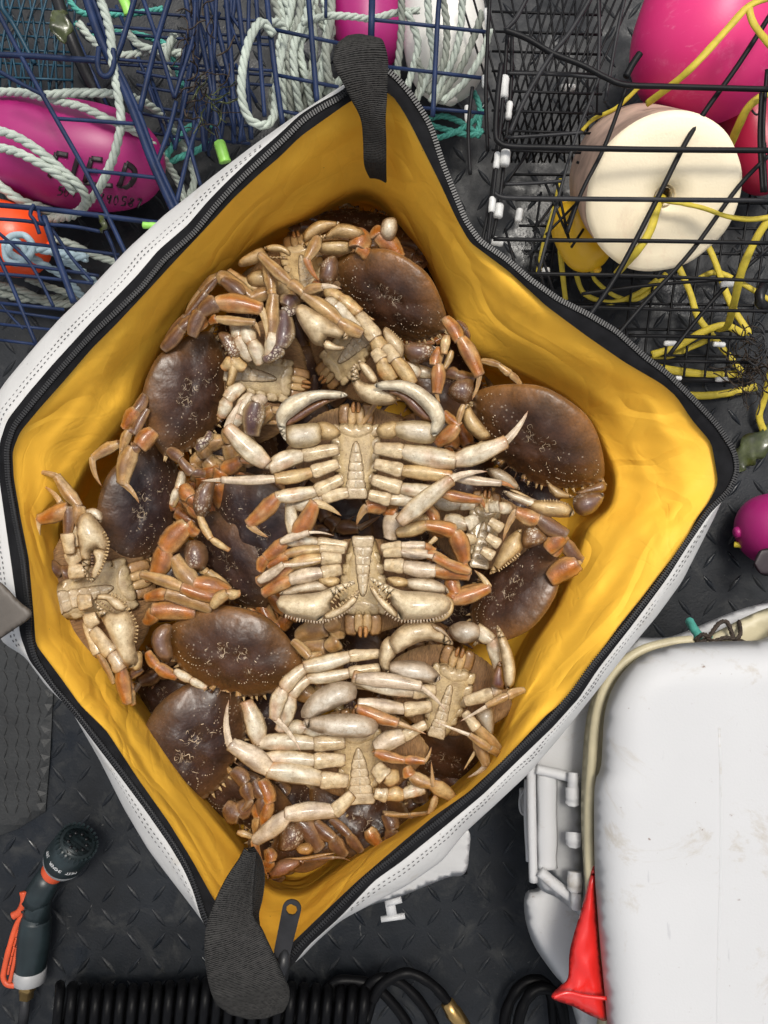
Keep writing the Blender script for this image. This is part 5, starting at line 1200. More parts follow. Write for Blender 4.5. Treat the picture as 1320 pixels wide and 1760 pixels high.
# rope coil of the middle trap
rope('trap_rope', [(470, 60, .25), (450, 38, .26), (432, 60, .27), (420, 100, .27), (415, 140, .27), (418, 180, .26), (432, 208, .25), (455, 215, .24), (470, 200, .23), (474, 160, .22), (480, 110, .22), (490, 60, .22), (480, 40, .23), (462, 38, .24)], 7.5, 'rope_white', 'big open loop of pale rope bulging left out of the middle blue trap', RG)
random.seed(21)
sp = [(468, 486, 465, 190), (488, 505, 478, 195), (505, 480, 492, 200), (520, 498, 500, 195), (535, 505, 515, 190), (478, 492, 500, 205), (525, 540, 520, 188), (545, 515, 535, 180), (556, 560, 545, 175), (570, 560, 575, 150), (598, 560, 582, 145), (620, 600, 600, 130), (530, 565, 500, 170), (590, 625, 560, 160)]
words = ['leftmost', 'second', 'third', 'fourth', 'fifth', 'sixth', 'seventh', 'eighth', 'ninth', 'tenth', 'eleventh', 'twelfth', 'last but one', 'last']
for i, (x0, x1, x2, y2) in enumerate(sp):
    z0 = .10+.007*(i % 5); rope('coil_strand', [(x0, -12, z0), (x0*.5+x1*.5+4, 35, z0+.004), (x1, 80, z0+.006), (x1*.5+x2*.5+random.uniform(-5, 5), 135, z0), (x2, y2, z0-.03)], 7.2, 'rope_white' if i % 3 else 'rope_grey', words[i]+' strand from the left in the hanging pale rope coil, middle blue trap', 'strands of the pale rope coil')
rope('trap_rope', [(520, 40, .20), (560, 28, .21), (600, 28, .21), (640, 32, .20), (680, 22, .20), (720, 18, .19)], 6, 'rope_white', 'pale rope running sideways over the dark magenta float top', RG)
# magenta and white floats at the top centre
buoy('net_float', 'dark magenta float behind pale ropes at the top, next to the white one', (622, -70), (640, 120), .09, 62, 'buoy_magenta')
buoy('net_float', 'off-white float hung with pale ropes at the top centre', (752, -70), (775, 172), .11, 72, 'buoy_white')
for i, q in enumerate(([(690, -10), (690, 50), (683, 120), (678, 165)], [(735, -10), (738, 50), (745, 100), (722, 160), (700, 190)], [(760, -10), (768, 50), (762, 110), (735, 160)], [(795, -5), (790, 60), (775, 110), (740, 175)], [(830, 20), (812, 70), (790, 120), (745, 178)], [(842, 50), (830, 90), (800, 140), (760, 175)], [(715, 100), (725, 130), (715, 170), (695, 185)], [(700, 20), (718, 70), (712, 110), (700, 150)])):
    rope('trap_rope', [(x, y, .215-.0003*y) for x, y in q], 6.5, 'rope_white' if i % 2 else 'rope_grey', ['pale rope between the dark magenta and the white float', 'pale rope on the left half of the white float', 'pale rope down the middle of the white float', 'pale rope on the right half of the white float', 'pale rope over the right rim of the white float', 'outermost pale rope right of the white float', 'pale rope tail below the white float', 'pale rope in the gap left of the white float'][i], RG)
for i, q in enumerate(([(735, 205), (765, 200), (800, 215), (825, 235)], [(740, 215), (775, 225), (810, 232), (830, 225)], [(738, 240), (770, 232), (805, 215), (830, 190)], [(800, 140), (815, 160), (825, 190), (820, 235)])):
    rope('trap_rope', [(x, y, .07) for x, y in q], 5, 'rope_teal', ['teal rope strand right of the top handle, upper', 'teal rope strand right of the top handle, middle', 'teal rope strand right of the top handle, lowest', 'teal rope hanging under the white float'][i], RG)

# --- blue traps
TB = .235
tr = empty('crab_trap', P3(120, 250, 0), 'blue wire crab trap at the left holding the lettered magenta float', 'trap', 'crab traps')
hv = [([(146, -12), (170, 60), (192, 108)], 8), ([(156, -12), (180, 52), (200, 104)], 5), ([(192, 108), (228, 190), (262, 280), (300, 365)], 7), ([(200, 110), (238, 192), (272, 282), (308, 360)], 4.5), ([(-10, 94), (60, 97), (170, 105)], 5), ([(-10, 8), (25, 75), (60, 140), (97, 205), (145, 290), (180, 360), (218, 440)], 4.2), ([(-10, 118), (40, 146), (78, 165)], 3.6), ([(97, 204), (160, 208), (232, 213)], 3.4), ([(145, 293), (200, 298), (270, 306)], 3.4), ([(232, -5), (212, 65), (198, 104)], 5), ([(245, -5), (270, 68), (300, 168)], 4), ([(292, -5), (268, 75), (240, 192)], 5), ([(300, 168), (312, 130), (332, 62), (335, 0)], 3.6), ([(303, 175), (290, 225), (268, 285)], 4.2), ([(345, 200), (325, 260), (303, 350)], 4), ([(308, 205), (325, 250), (345, 320)], 3.4),
      ([(-10, 352), (100, 362), (275, 384)], 4.6), ([(75, 372), (98, 440), (127, 520)], 6), ([(-10, 376), (45, 380), (80, 387)], 3.2), ([(85, 386), (130, 390), (172, 398)], 3.2)]
for q, w in hv: wire(tr, [(x, y, TB) for x, y in q], w, 'blue_wire', 'frame_bar')
wire(tr, [(170, 82, TB+.008), (168, 112, TB+.012), (176, 130, TB+.012), (189, 128, TB+.012), (196, 108, TB+.008), (194, 84, TB+.008)], 4.6, 'blue_wire', 'hook')
wire(tr, [(58, 352, TB+.006), (52, 368, TB+.01), (60, 380, TB+.008), (68, 402, TB+.004)], 3.4, 'blue_wire', 'hook'); wire(tr, [(66, 362, TB+.006), (70, 380, TB+.01), (80, 388, TB)], 3, 'blue_wire', 'hook')
for q, w in (([(-10, 415), (60, 420), (205, 438)], 3), ([(-10, 452), (60, 458), (170, 474)], 3), ([(-10, 470), (60, 476), (160, 487)], 3), ([(-10, 520), (110, 532)], 3), ([(-10, 532), (105, 548)], 2.6), ([(-10, 556), (92, 567)], 2.6), ([(-10, 583), (62, 592)], 2.6), ([(-8, 430), (20, 490), (62, 592)], 3.6), ([(-8, 395), (50, 450), (92, 527)], 3), ([(88, 392), (125, 445), (160, 485)], 3), ([(182, 398), (194, 425), (202, 452)], 3.4), ([(0, 520), (20, 545), (40, 565)], 2.4)):
    wire(tr, [(x, y, .20) for x, y in q], w, 'blue_wire')
# green sleeve and lime tag
cord('sleeve', [(246, 387, TB+.002), (262, 388, TB+.002), (276, 389, TB+.002)], 6, 'lime_plastic', parent=tr, flat=1)
tg = empty('tag', P3(382, 262, .19), 'lime green plastic tube tag hanging left of the bag hem', 'tag'); cord('tube', [(377, 246, .19), (382, 262, .192), (387, 279, .19)], 10, 'lime_plastic', parent=tg, flat=1); cord('tube_cord', [(370, 222, .19), (374, 236, .19), (378, 250, .19)], 2.5, 'black_plastic', parent=tg, flat=1)
tg = empty('tag', P3(216, 5, .14), 'lime green plastic tag at the top edge beside the big blue bar', 'tag'); cord('tube', [(207, -12, .14), (215, 5, .142), (222, 24, .14)], 9, 'lime_plastic', parent=tg, flat=.5)
# second blue trap: dense dark wires between the first one and the middle
t2 = empty('crab_trap', P3(380, 120, 0), 'blue wire crab trap seen edge on, its dark bars tangled left of the rope coil', 'trap', 'crab traps')
random.seed(5)
for i, (xa, xb) in enumerate(((318, 352), (338, 330), (352, 372), (372, 350), (388, 402), (398, 378), (408, 432), (428, 412), (330, 380), (345, 300), (360, 420), (405, 360))):
    z0 = .20-.012*(i % 6); wire(t2, [(xa, -10, z0), ((xa+xb)/2+4, 130, z0), (xb, 265-.25*abs(xb-330), z0-.01)], 3.6 if i % 2 else 4.6, 'blue_wire', 'frame_bar')
for i in range(16):
    xa = random.uniform(325, 410); ya = random.uniform(0, 170); dx = random.uniform(-45, 45); wire(t2, [(xa, ya, .15), (xa+dx, ya+random.uniform(60, 110), .15)], 2.8, 'blue_wire')
for y0, z0 in ((26, .13), (54, .13), (66, .10), (110, .12), (118, .09), (135, .11), (158, .10), (190, .08), (205, .11), (235, .08)): wire(t2, [(150 if y0 < 130 else 235, y0-12, z0), (300, y0, z0), (470 if y0 < 140 else 430, y0+12, z0)], 2.6, 'blue_wire')
for q in ([(255, 120), (300, 250)], [(200, 10), (275, 190)], [(118, 30), (190, 195)], [(225, 60), (290, 250)]): wire(t2, [(x, y, .10) for x, y in q], 3, 'blue_wire')
# middle trap
t3 = empty('crab_trap', P3(620, 80, 0), 'blue wire crab trap behind the top handle with the rope coil inside', 'trap', 'crab traps')
for q, w in (([(458, -10), (470, 100), (486, 215)], 5), ([(530, -10), (538, 90), (545, 175)], 5), ([(640, -10), (638, 70)], 6), ([(756, -10), (752, 40), (744, 200)], 4.5), ([(440, -10), (448, 110), (455, 200)], 4)): wire(t3, [(x, y, .245) for x, y in q], w, 'blue_wire', 'frame_bar')
for q, w in (([(466, 50), (590, 76)], 3.2), ([(470, 128), (582, 150)], 3.2), ([(480, 190), (515, 197)], 3), ([(640, 34), (700, 40), (835, 55)], 3.2), ([(665, 115), (835, 135)], 3.2), ([(720, 185), (835, 195)], 3), ([(560, -2), (560, 30)], 3)): wire(t3, [(x, y, .242) for x, y in q], w, 'blue_wire')
# teal mesh in the top left corner
t4 = empty('crab_trap', P3(60, 60, 0), 'teal wire mesh trap in the top left corner behind the blue frame', 'trap', 'crab traps')
for i in range(7): wire(t4, [(-10, 12+i*24, .07), (125, 18+i*24, .07)], 1.9, 'teal_wire'); 
for i in range(9): wire(t4, [(-30+i*20, -8, .075), (5+i*15, 90, .075), (20+i*13, 165, .06)], 1.9, 'teal_wire')
for i in range(8): wire(t4, [(120-i*19, -8, .08), (100-i*19, 70, .08), (84-i*17, 160, .06)], 1.9, 'teal_wire')
wire(t4, [(5, -5, .10), (5, 15, .10), (25, 45, .09), (60, 110, .08)], 4, 'teal_wire', 'frame_bar')
wire(t4, [(97, -8, .12), (118, 55, .12), (150, 130, .10), (185, 190, .08)], 11, 'black_plastic', 'black_post')
# weed
def weed(label, pts, w, z, mat='kelp', cat='seaweed'):
    P = [P3(x, y, z+.006*math.sin(i*1.7)) for i, (x, y) in enumerate(pts)]; path = catmull(P, n=8); T, Nn = frames(path); v = []; f = []; m_ = len(path); k_ = 6
    for sgn in (1, -1):
        for i, p in enumerate(path):
            t = i/(m_-1); ww = w*K(z)*(math.sin(math.pi*min(1, .12+t*.9))**.6)*(1+.2*math.sin(i*.9)); b_ = T[i].cross(Nn[i])
            for j in range(k_): u = j/(k_-1)*2-1; v.append(p+b_*(u*ww)+Vector((0, 0, sgn*.0006+.004*math.sin(i*.8+u*3)*abs(u))))
    o = m_*k_
    for i in range(m_-1):
        for j in range(k_-1): a = i*k_+j; f.append((a, a+1, a+1+k_, a+k_)); f.append((o+a, o+a+k_, o+a+1+k_, o+a+1))
        for a in (i*k_, i*k_+k_-1): f.append((a, a+k_, o+a+k_, o+a))
    ob_ = mesh_obj('seaweed', v, f, M[mat], None, origin=P[0]); tag(ob_, label, cat); return ob_
weed('green kelp blade hanging in the teal mesh at the top left', [(98, 18), (104, 45), (110, 75)], 17, .26)
weed('dark green kelp blade lying on the deck right of the bag', [(1340, 738), (1300, 765), (1275, 790), (1268, 812)], 22, .012)
weed('olive kelp strand tied on the lower bar of the left blue trap', [(172, 370), (178, 385), (174, 400)], 5, .25)
def tangle(label, cx, cy, rx, ry, z, n_, mat='root_brown', seed=3, name='weed_tangle'):
    random.seed(seed); root = MB()
    for i in range(n_):
        a = random.uniform(0, 6.28); x, y = cx+rx*random.uniform(-1, 1), cy+ry*random.uniform(-1, 1); pts = []
        for k in range(5): pts.append(P3(x, y, z+random.uniform(-.02, .02))); a += random.uniform(-.9, .9); x += math.cos(a)*12; y += math.sin(a)*12
        root.add(*tube(catmull(pts, n=4), [random.uniform(.6, 1.6)*K(z)]*17, 5))
    o = root.obj(name, M[mat], None, origin=P3(cx, cy, z), kind='stuff'); return o
tangle('', 1290, 630, 26, 45, .12, 60); tangle('', 345, 120, 30, 95, .235, 30, 'root_brown', 9); tangle('', 345, 180, 22, 20, .24, 10, 'kelp', 12)

# --- black trap on the right
t5 = empty('crab_trap', P3(1080, 350, 0), 'black wire crab trap at the right holding the foam float and pink float', 'trap', 'crab traps')
BZ = .32
for q, w, z in (([(868, 52), (905, 66), (950, 92), (1000, 112), (1042, 134), (1075, 146), (1150, 149), (1330, 154)], 5, BZ), ([(862, 110), (855, 170), (852, 228), (858, 245), (880, 252), (960, 254), (1100, 257), (1330, 259)], 5, BZ), ([(850, 332), (862, 339), (900, 341), (1100, 343), (1330, 345)], 4.2, BZ-.01), ([(848, 411), (960, 413), (1100, 414), (1330, 418)], 3.6, BZ-.03), ([(905, 470), (1100, 474), (1330, 484)], 3, BZ-.05), ([(1000, 505), (1120, 490), (1250, 480)], 3, .2), ([(985, 527), (1150, 532), (1330, 535)], 3, .2), ([(1080, 577), (1200, 579), (1280, 581)], 3.4, .14), ([(1120, 620), (1290, 623)], 3, .12), ([(1165, 652), (1290, 655)], 5, .08),
                ([(1335, 8), (1270, 110), (1190, 225), (1128, 345), (1062, 470), (1012, 545)], 4.6, BZ-.012), ([(1335, 255), (1270, 320), (1190, 430), (1100, 530), (1050, 590)], 4, BZ-.035), ([(1335, 415), (1240, 500), (1150, 610)], 3.6, .2),
                ([(908, -8), (888, 30), (868, 52)], 4, BZ), ([(1018, -8), (980, 55), (948, 95), (905, 165), (876, 230)], 4.4, BZ), ([(1078, 146), (1040, 250), (1000, 330), (975, 400)], 3.6, BZ-.02), ([(1100, 92), (1088, 110), (1076, 132)], 6, BZ+.005)):
    wire(t5, [(x, y, z) for x, y in q], w, 'black_wire' if z < .31 or w > 4.9 else 'grey_wire', 'frame_bar')
for q in ([(870, 126), (950, 128), (1032, 134)], [(868, 237), (935, 233), (1002, 228)], [(868, 317), (920, 315), (968, 311)], [(1030, 132), (1012, 180), (990, 235), (965, 320), (925, 470)], [(1028, -8), (1030, 60), (1028, 130)], [(1075, -8), (1060, 60), (1040, 175)]): wire(t5, [(x, y, BZ-.02) for x, y in q], 3, 'grey_wire', 'frame_bar')
for i, q in enumerate(([(872, 60), (866, 150), (858, 240), (848, 330), (838, 420)], [(880, 60), (878, 150), (868, 260), (858, 350), (846, 410)], [(842, -8), (838, 70), (835, 160), (838, 260)], [(812, 150), (805, 220), (808, 300)], [(855, 250), (845, 330), (828, 420)], [(1308, 160), (1305, 240), (1310, 330)], [(1318, 120), (1312, 220), (1316, 330)])): wire(t5, [(x, y, BZ-.015-.01*(i % 3)) for x, y in q], 3.4, 'black_wire', 'frame_bar')
for i in range(12): wire(t5, [(790+i*22, -8, .20), (880+i*13, 280, .12)], 1.9, 'black_wire')
for i in range(12): wire(t5, [(935+i*14, -8, .205), (845+i*10, 280, .125)], 1.9, 'black_wire')
for i in range(8): wire(t5, [(845, 20+i*34, .17), (1035, 26+i*34, .17)], 2.2, 'black_wire')
for i in range(8): wire(t5, [(880+i*6, 300+i*44, .04), (1100, 302+i*44, .04), (1330, 306+i*44, .04)], 2.4, 'black_wire')
for i in range(13): wire(t5, [(930+i*36, 330, .045), (905+i*36, 500, .045), (885+i*36, 665, .045)][:3 if i > 4 else 2], 2.2, 'black_wire')
random.seed(17)
for i in range(12):
    x = 860+random.uniform(0, 150); y = random.uniform(250, 440); wire(t5, [(x, y, .18), (x+random.uniform(20, 50), y+random.uniform(-120, 120), .17)], 2.4, 'black_wire')
for i, (x, y, w_, l_, a, z) in enumerate(((866, 150, 17, 38, -86, BZ-.015), (875, 190, 11, 30, -84, BZ-.02), (854, 276, 11, 28, -84, BZ-.015), (868, 272, 18, 26, -84, BZ-.015), (846, 352, 12, 26, -84, BZ-.015), (857, 362, 17, 24, -82, BZ-.02), (803, 196, 9, 28, 88, .22), (837, 35, 8, 40, 84, .28), (976, 152, 24, 15, 0, .14), (892, 370, 12, 22, 100, .2), (855, 415, 20, 16, 10, .2), (1252, 488, 26, 12, -8, .2), (1152, 590, 21, 9, 0, .14), (1236, 592, 20, 9, 4, .14), (1241, 652, 22, 9, 0, .09), (1166, 650, 8, 10, 0, .09), (938, 465, 14, 9, 90, .12), (832, 140, 8, 20, 88, .26))):
    ca, sa = math.cos(R(a)), math.sin(R(a)); o_ = 4 if w_ < 14 else 5
    L_ = max(w_, l_) if w_ > 19 else l_; half = L_/2; dx, dy = (ca*half, sa*half)
    th_ = (min(w_, l_) if w_ > 19 else w_)/2
    path = [P3(x-dx+2*dx*t, y-dy+2*dy*t, z) for t in (0, .1, .3, .5, .7, .9, 1)]
    v, f = tube(path, [th_*K(z)*q*random.uniform(.92, 1.08) for q in (.8, 1, 1.03, .98, 1.04, 1, .8)], 8); mesh_obj('white_clip', v, f, M['white_clip'], t5)
for x, y in ((1010, 190), (905, 425), (1268, 420), (1300, 430), (1305, 250), (1300, 185)):
    wire(t5, [(x, y-12, .26), (x+9, y-6, .265), (x+10, y+6, .265), (x, y+12, .26), (x-8, y+4, .26)], 1.8, 'grey_wire', 'ring_clip')
for i in range(5): wire(t5, [(1288+i*4, 560+i*12, .16), (1302+i*4, 552+i*12, .165), (1314, 566+i*12, .165), (1300, 580+i*12, .16), (1286, 572+i*12, .16)], 1.8, 'grey_wire', 'ring_clip')
tv, tf = tube([P3(1312, 492, .17), P3(1306, 505, .18), P3(1306, 520, .18), P3(1318, 532, .17)], 9*K(.17), 10); mesh_obj('strap_end', tv, tf, M['black_plastic'], t5)
# floats of the black trap
buoy('net_float', 'large hot pink float at the top right with a yellow rope over it', (1290, -120), (1168, 200), .20, 128, 'buoy_pink', zb=.17)
buoy('net_float', 'dark red float behind the pink one at the right edge', (1262, 150), (1330, 330), .08, 55, 'buoy_red')
buoy('net_float', 'small yellow bullet float with a hole, lower left of the foam float', (972, 350), (1026, 462), .13, 44, 'buoy_yellow')
mb_ = buoy('net_float', 'magenta float on the bare deck at the right edge with a yellow cord end', (1268, 915), (1420, 900), .06, 62, 'buoy_magenta')
cord('cord_end', [(1262, 936, .05), (1275, 937, .055), (1290, 938, .055)], 5, 'rope_yellow', parent=mb_, flat=.8)
inf_, iff = inflate([(1300, 955), (1308, 945), (1330, 945), (1340, 980), (1320, 990), (1305, 985), (1296, 970)], 8, 3, 1, g=6); mesh_obj('black_mark', [P3(p[0], p[1], .108+p[2]*.0004) for p in inf_], iff, M['marker_ink'], mb_)
# foam float: drum seen along its axis
A = P3(1143, 338, .27); B = P3(1088, 300, .115); rf = 131*K(.27); ff_ = empty('foam_float', (A+B)/2, 'cream round foam float with a yellow rope through its centre hole, in the black trap', 'float')
ax_ = (A-B).normalized(); n_ = 64; bb = Vector((0, 0, 1)).cross(ax_).normalized(); cc_ = ax_.cross(bb)
prof = [(0, .112), (-.022, .11), (-.024, .125), (0.001, .15), (.002, .4), (0, .75), (-.0015, .93), (-.006, .985), (-.013, 1.0)]
def revolve(pr, base, k=n_, wob=0):
    v = []; f = []
    for i, (h, r_) in enumerate(pr):
        for j in range(k):
            a = 2*math.pi*j/k; w_ = 1+(wob*noise.noise(Vector((math.cos(a)*2.5, math.sin(a)*2.5, h*20))) if r_ > .5 else 0); v.append(base+ax_*h+(bb*math.cos(a)+cc_*math.sin(a))*(rf*r_*w_))
    for i in range(len(pr)-1):
        for j in range(k): a = i*k+j; b_ = i*k+(j+1) % k; f.append((a, b_, b_+k, a+k))
    return v, f
v, f = revolve([(-.05, .112)]+prof, A, wob=.02); mesh_obj('foam_face', v, [q[::-1] for q in f], M['foam'], ff_)
Ld = (A-B).length; v, f = revolve([(-.013, 1.0), (-.03, 1.0), (-Ld*.6, .99), (-Ld*.95, .97), (-Ld, .9), (-Ld, .05)], A, wob=.02); mesh_obj('foam_side', v, [q[::-1] for q in f], M['foam_side'], ff_)
v, f = revolve([(-.05, .113), (-.05, .01)], A); mesh_obj('hole_bottom', v, [q[::-1] for q in f], M['foam_side'], ff_)
YG = 'yellow ropes in the black trap'
zf = .285
for lab, r_, q in (('yellow rope slanting over the hot pink float from the top right corner', 7, [(1112, 178, .27), (1160, 142, .31), (1200, 105, .33), (1250, 50, .33), (1288, 10, .33), (1330, -6, .33)]),
                   ('short yellow rope bending right at the top right corner', 7, [(1286, 8, .33), (1296, 42, .33), (1330, 85, .32)]),
                   ('yellow rope down past the dark red float', 7, [(1335, 150, .28), (1290, 180, .27), (1270, 215, .25), (1256, 248, .22)]),
                   ('yellow rope from the foam float hole to the right edge', 6, [(1128, 338, .262), (1145, 345, zf-.002), (1175, 350, zf), (1210, 358, zf), (1250, 372, zf), (1290, 377, .28), (1330, 372, .28)]),
                   ('yellow rope from the foam float hole down over its rim', 7, [(1140, 338, .262), (1132, 352, zf-.006), (1118, 395, zf), (1100, 425, zf), (1078, 450, .26), (1060, 470, .2)]),
                   ('yellow rope hanging down the right edge to a bend near the weeds', 6.5, [(1325, 372, .28), (1300, 410, .27), (1275, 465, .25), (1262, 520, .2), (1250, 560, .12), (1236, 568, .08)]),
                   ('yellow rope lying behind the foam float toward the weeds', 6, [(1160, 445, .05), (1185, 500, .05), (1200, 545, .045), (1235, 590, .04), (1275, 640, .04)]),
                   ('yellow rope right of the foam float lying low', 6, [(1195, 385, .06), (1225, 440, .06), (1255, 520, .05), (1290, 575, .05)]),
                   ('yellow rope by the left bars of the black trap', 4.6, [(965, 308, .1), (950, 370, .1), (935, 420, .09), (925, 470, .08)]),
                   ('yellow rope left of the small yellow float', 4.6, [(962, 380, .1), (963, 430, .1), (972, 515, .05)]),
                   ('yellow rope below the small yellow float', 4.6, [(1018, 455, .13), (1022, 480, .08), (1060, 510, .04), (1100, 512, .04), (1145, 470, .04)]),
                   ('yellow rope slack loop under the foam float', 4.4, [(990, 470, .06), (1005, 505, .04), (1050, 520, .04), (1095, 505, .04), (1130, 480, .05)]),
                   ('yellow rope above the weeds curving to the right', 6.5, [(1120, 610, .04), (1165, 595, .045), (1205, 572, .06), (1245, 560, .07), (1280, 575, .06)]),
                   ('thin yellow rope low beside the black zipper', 5, [(1105, 618, .03), (1150, 612, .03), (1190, 596, .03), (1225, 580, .04)]),
                   ('thick yellow rope ending in the weed tangle', 7, [(1130, 632, .03), (1180, 640, .03), (1230, 645, .03), (1275, 642, .03)]),
                   ('yellow rope lowest on the deck right of the zipper', 6.5, [(1165, 678, .012), (1210, 680, .012), (1255, 675, .012), (1300, 665, .012)]),
                   ('yellow rope hanging under the weed tangle', 6.5, [(1325, 640, .06), (1312, 690, .03), (1305, 715, .02), (1312, 740, .012)]),
                   ('thin yellow rope above the black bars near the pink float', 3.4, [(1098, 150, .2), (1060, 185, .18), (1020, 205, .16), (1000, 225, .15)]),
                   ('faint yellow rope far down at the right bottom of the trap', 5, [(1200, 480, .03), (1240, 470, .03), (1330, 520, .03)])):
    cord('float_rope', q, r_, 'rope_yellow', lab, YG)

# ---------------------------------------------------------------- cooler
cl = empty('cooler', P3(1200, 1450, 0), 'white plastic cooler with rounded lid and cream gasket at the lower right', 'cooler')
LZ = .33
def slab(name, poly, z0, z1, Rr, mat, g=16, parent=cl, edge=1.0):
    """extruded outline with a rounded top edge"""
    po, pf = inflate(poly, Rr, 1, 0, g=g, power=.5); k_ = z1-z0; top = min(k_*.6, Rr*K(z1)*edge); n0 = len(po); v = []
    out = [P3(p[0], p[1], z1-top*(1-min(1, p[2]))) if p[2] > 0 else P3(p[0], p[1], z1-top) for p in po]
    # side wall from the rim straight down
    d0 = [i for i, p in enumerate(po) if p[3] == 0]
    f = [q for q in pf if all(po[i][2] >= 0 for i in q) and not all(po[i][3] == 0 for i in q)]
    f = [q for q in f]
    c_ = sum((out[i] for i in d0), Vector((0, 0, 0)))/len(d0)
    order = list(range(len(d0)))
    idx = {}
    edges = {}
    for q in f:
        for a, b_ in zip(q, q[1:]+q[:1]): edges[(a, b_)] = edges.get((a, b_), 0)+1
    bd = [(a, b_) for (a, b_) in edges if (b_, a) not in edges]
    for a, b_ in bd:
        for i in (a, b_):
            if i not in idx: idx[i] = len(out); p = out[i]; out.append(Vector((p.x, p.y, z0)))
    for a, b_ in bd: f.append((b_, a, idx[a], idx[b_]))
    return mesh_obj(name, out, [q[::-1] for q in f], M[mat], parent)
base_poly = [(915, 1290), (945, 1245), (1000, 1190), (1080, 1112), (1160, 1098), (1420, 1096), (1420, 1900), (1040, 1900), (1005, 1790), (985, 1730), (945, 1660), (915, 1615), (903, 1570), (901, 1540), (908, 1510), (910, 1400)]
slab('body', [(925, 1525), (908, 1530), (901, 1545), (903, 1580), (918, 1625), (950, 1672), (975, 1705), (1000, 1790), (1030, 1900), (1420, 1900), (1420, 1110), (1090, 1118), (1010, 1200), (930, 1290), (915, 1400), (915, 1500)], .0, .20, 26, 'cooler_plastic', 14)
slab('collar', [(915, 1310), (960, 1240), (1000, 1196), (1085, 1106), (1140, 1096), (1420, 1094), (1420, 1900), (1070, 1900), (1052, 1700), (1030, 1640), (1006, 1585), (960, 1545), (922, 1515), (916, 1400)], .18, .225, 12, 'cooler_plastic', 12)
slab('lid_base', [(1010, 1225), (1036, 1160), (1085, 1118), (1142, 1101), (1195, 1098), (1420, 1098), (1420, 1900), (1050, 1900), (1030, 1700), (1009, 1560), (999, 1420), (1001, 1312)], .235, .285, 10, 'gasket', 12)
slab('lid', [(1033, 1316), (1040, 1223), (1062, 1167), (1102, 1127), (1150, 1110), (1195, 1104), (1300, 1101), (1440, 1100), (1440, 1920), (1056, 1920), (1043, 1752), (1028, 1580), (1022, 1486), (1022, 1352)], .26, LZ+.03, 75, 'cooler_plastic', 15, edge=.9)
# gasket bead
tv, tf = tube(catmull([P3(x, y, .293) for x, y in ((1190, 1101), (1146, 1106), (1094, 1123), (1050, 1163), (1026, 1226), (1017, 1314), (1012, 1416), (1016, 1530), (1030, 1660), (1046, 1780))], n=8), 9*K(.29), 8); mesh_obj('gasket', tv, tf, M['gasket'], cl)
# recessed hinge bay
def rail(name, pts, r, z, mat='cooler_plastic', flat=1): cord(name, [(p[0], p[1], p[2] if len(p) > 2 else z) for p in pts], r, mat, parent=cl, flat=flat)
bv, bf = inflate([(935, 1330), (1000, 1345), (1003, 1550), (940, 1495)], 3, 2, 1, g=14, smooth=False); mesh_obj('hinge_panel', [P3(p[0], p[1], .232+p[2]*.0003) for p in bv], bf, M['grey_plastic'], cl)
rail('rail', [(922, 1322), (958, 1330), (996, 1340)], 9, .245); rail('rail', [(928, 1498), (960, 1525), (996, 1552)], 10, .245); rail('rail', [(940, 1330), (941, 1410), (941, 1492)], 17, .237, flat=.5); rail('rail', [(913, 1310), (914, 1400), (917, 1515)], 8, .235)
for x, y, w_, h_ in ((985, 1340, 10, 12), (984, 1367, 12, 13), (986, 1440, 14, 9), (988, 1513, 13, 15), (990, 1547, 10, 12)): rail('hinge_knuckle', [(x, y-h_, .258), (x, y, .26), (x, y+h_, .258)], w_, .258)
rail('latch', [(900, 1356), (899, 1376), (902, 1398)], 7, .12); rail('latch', [(906, 1352), (894, 1372), (896, 1396), (908, 1402)], 2.5, .13)
rail('bead', [(905, 1340), (904, 1400), (908, 1480)], 4, .20)
# moulded line on the lid
for x0 in (1236,): tv, tf = tube([P3(x0+3*math.sin(y*.01), y, LZ+.0294) for y in range(1250, 1860, 40)], 3*K(LZ), 8, flat=.5); mesh_obj('lid_ridge', tv, tf, M['cooler_plastic'], cl)
# red bag
po, pf = inflate([(1021, 1488), (1026, 1560), (1032, 1640), (1040, 1700), (1044, 1752), (1020, 1748), (985, 1730), (948, 1715), (962, 1695), (976, 1680), (980, 1630), (1000, 1560)], 26, 18, .6, g=6)
rb_ = mesh_obj('red_bag', [P3(p[0], p[1], .30+p[2]*.0007+.004*noise.noise(Vector((p[0]*.05, p[1]*.03, 2)))) for p in po], [q[::-1] for q in pf], M['red_vinyl'], None, origin=P3(1010, 1650, .3)); tag(rb_, 'glossy red plastic bag pinched under the left edge of the cooler lid', 'bag')
tv, tf = tube(catmull([P3(x, y, .322) for x, y in ((952, 1714), (975, 1706), (1005, 1712), (1042, 1716))], n=6), 3.5*K(.32), 6); mesh_obj('rolled_edge', tv, tf, M['red_vinyl'], rb_)
cord('cooler_lashing', [(1185, 1068, .25), (1192, 1080, .27), (1200, 1092, .28), (1198, 1100, .28)], 8, 'rope_teal', 'teal rope knot end at the top edge of the cooler', 'lashing on the cooler', flat=.9)
cord('cooler_lashing', [(1215, 1096, .28), (1260, 1094, .28), (1300, 1082, .28), (1330, 1078, .28)], 3.5, 'rope_teal', 'thin teal cord running along the top edge of the cooler', 'lashing on the cooler', flat=.9)
rope('cooler_lashing', [(1196, 1104, .30), (1215, 1098, .30), (1235, 1072, .29), (1250, 1070, .29), (1262, 1098, .30), (1272, 1090, .30), (1270, 1068, .28)], 4, 'root_brown', 'dark frayed cord knotted at the top edge of the cooler', 'lashing on the cooler')
rope('cooler_lashing', [(1195, 1100, .30), (1210, 1090, .305), (1225, 1102, .30), (1250, 1096, .30), (1280, 1104, .30)], 4, 'root_brown', 'second dark frayed cord lying flat on the cooler edge', 'lashing on the cooler')

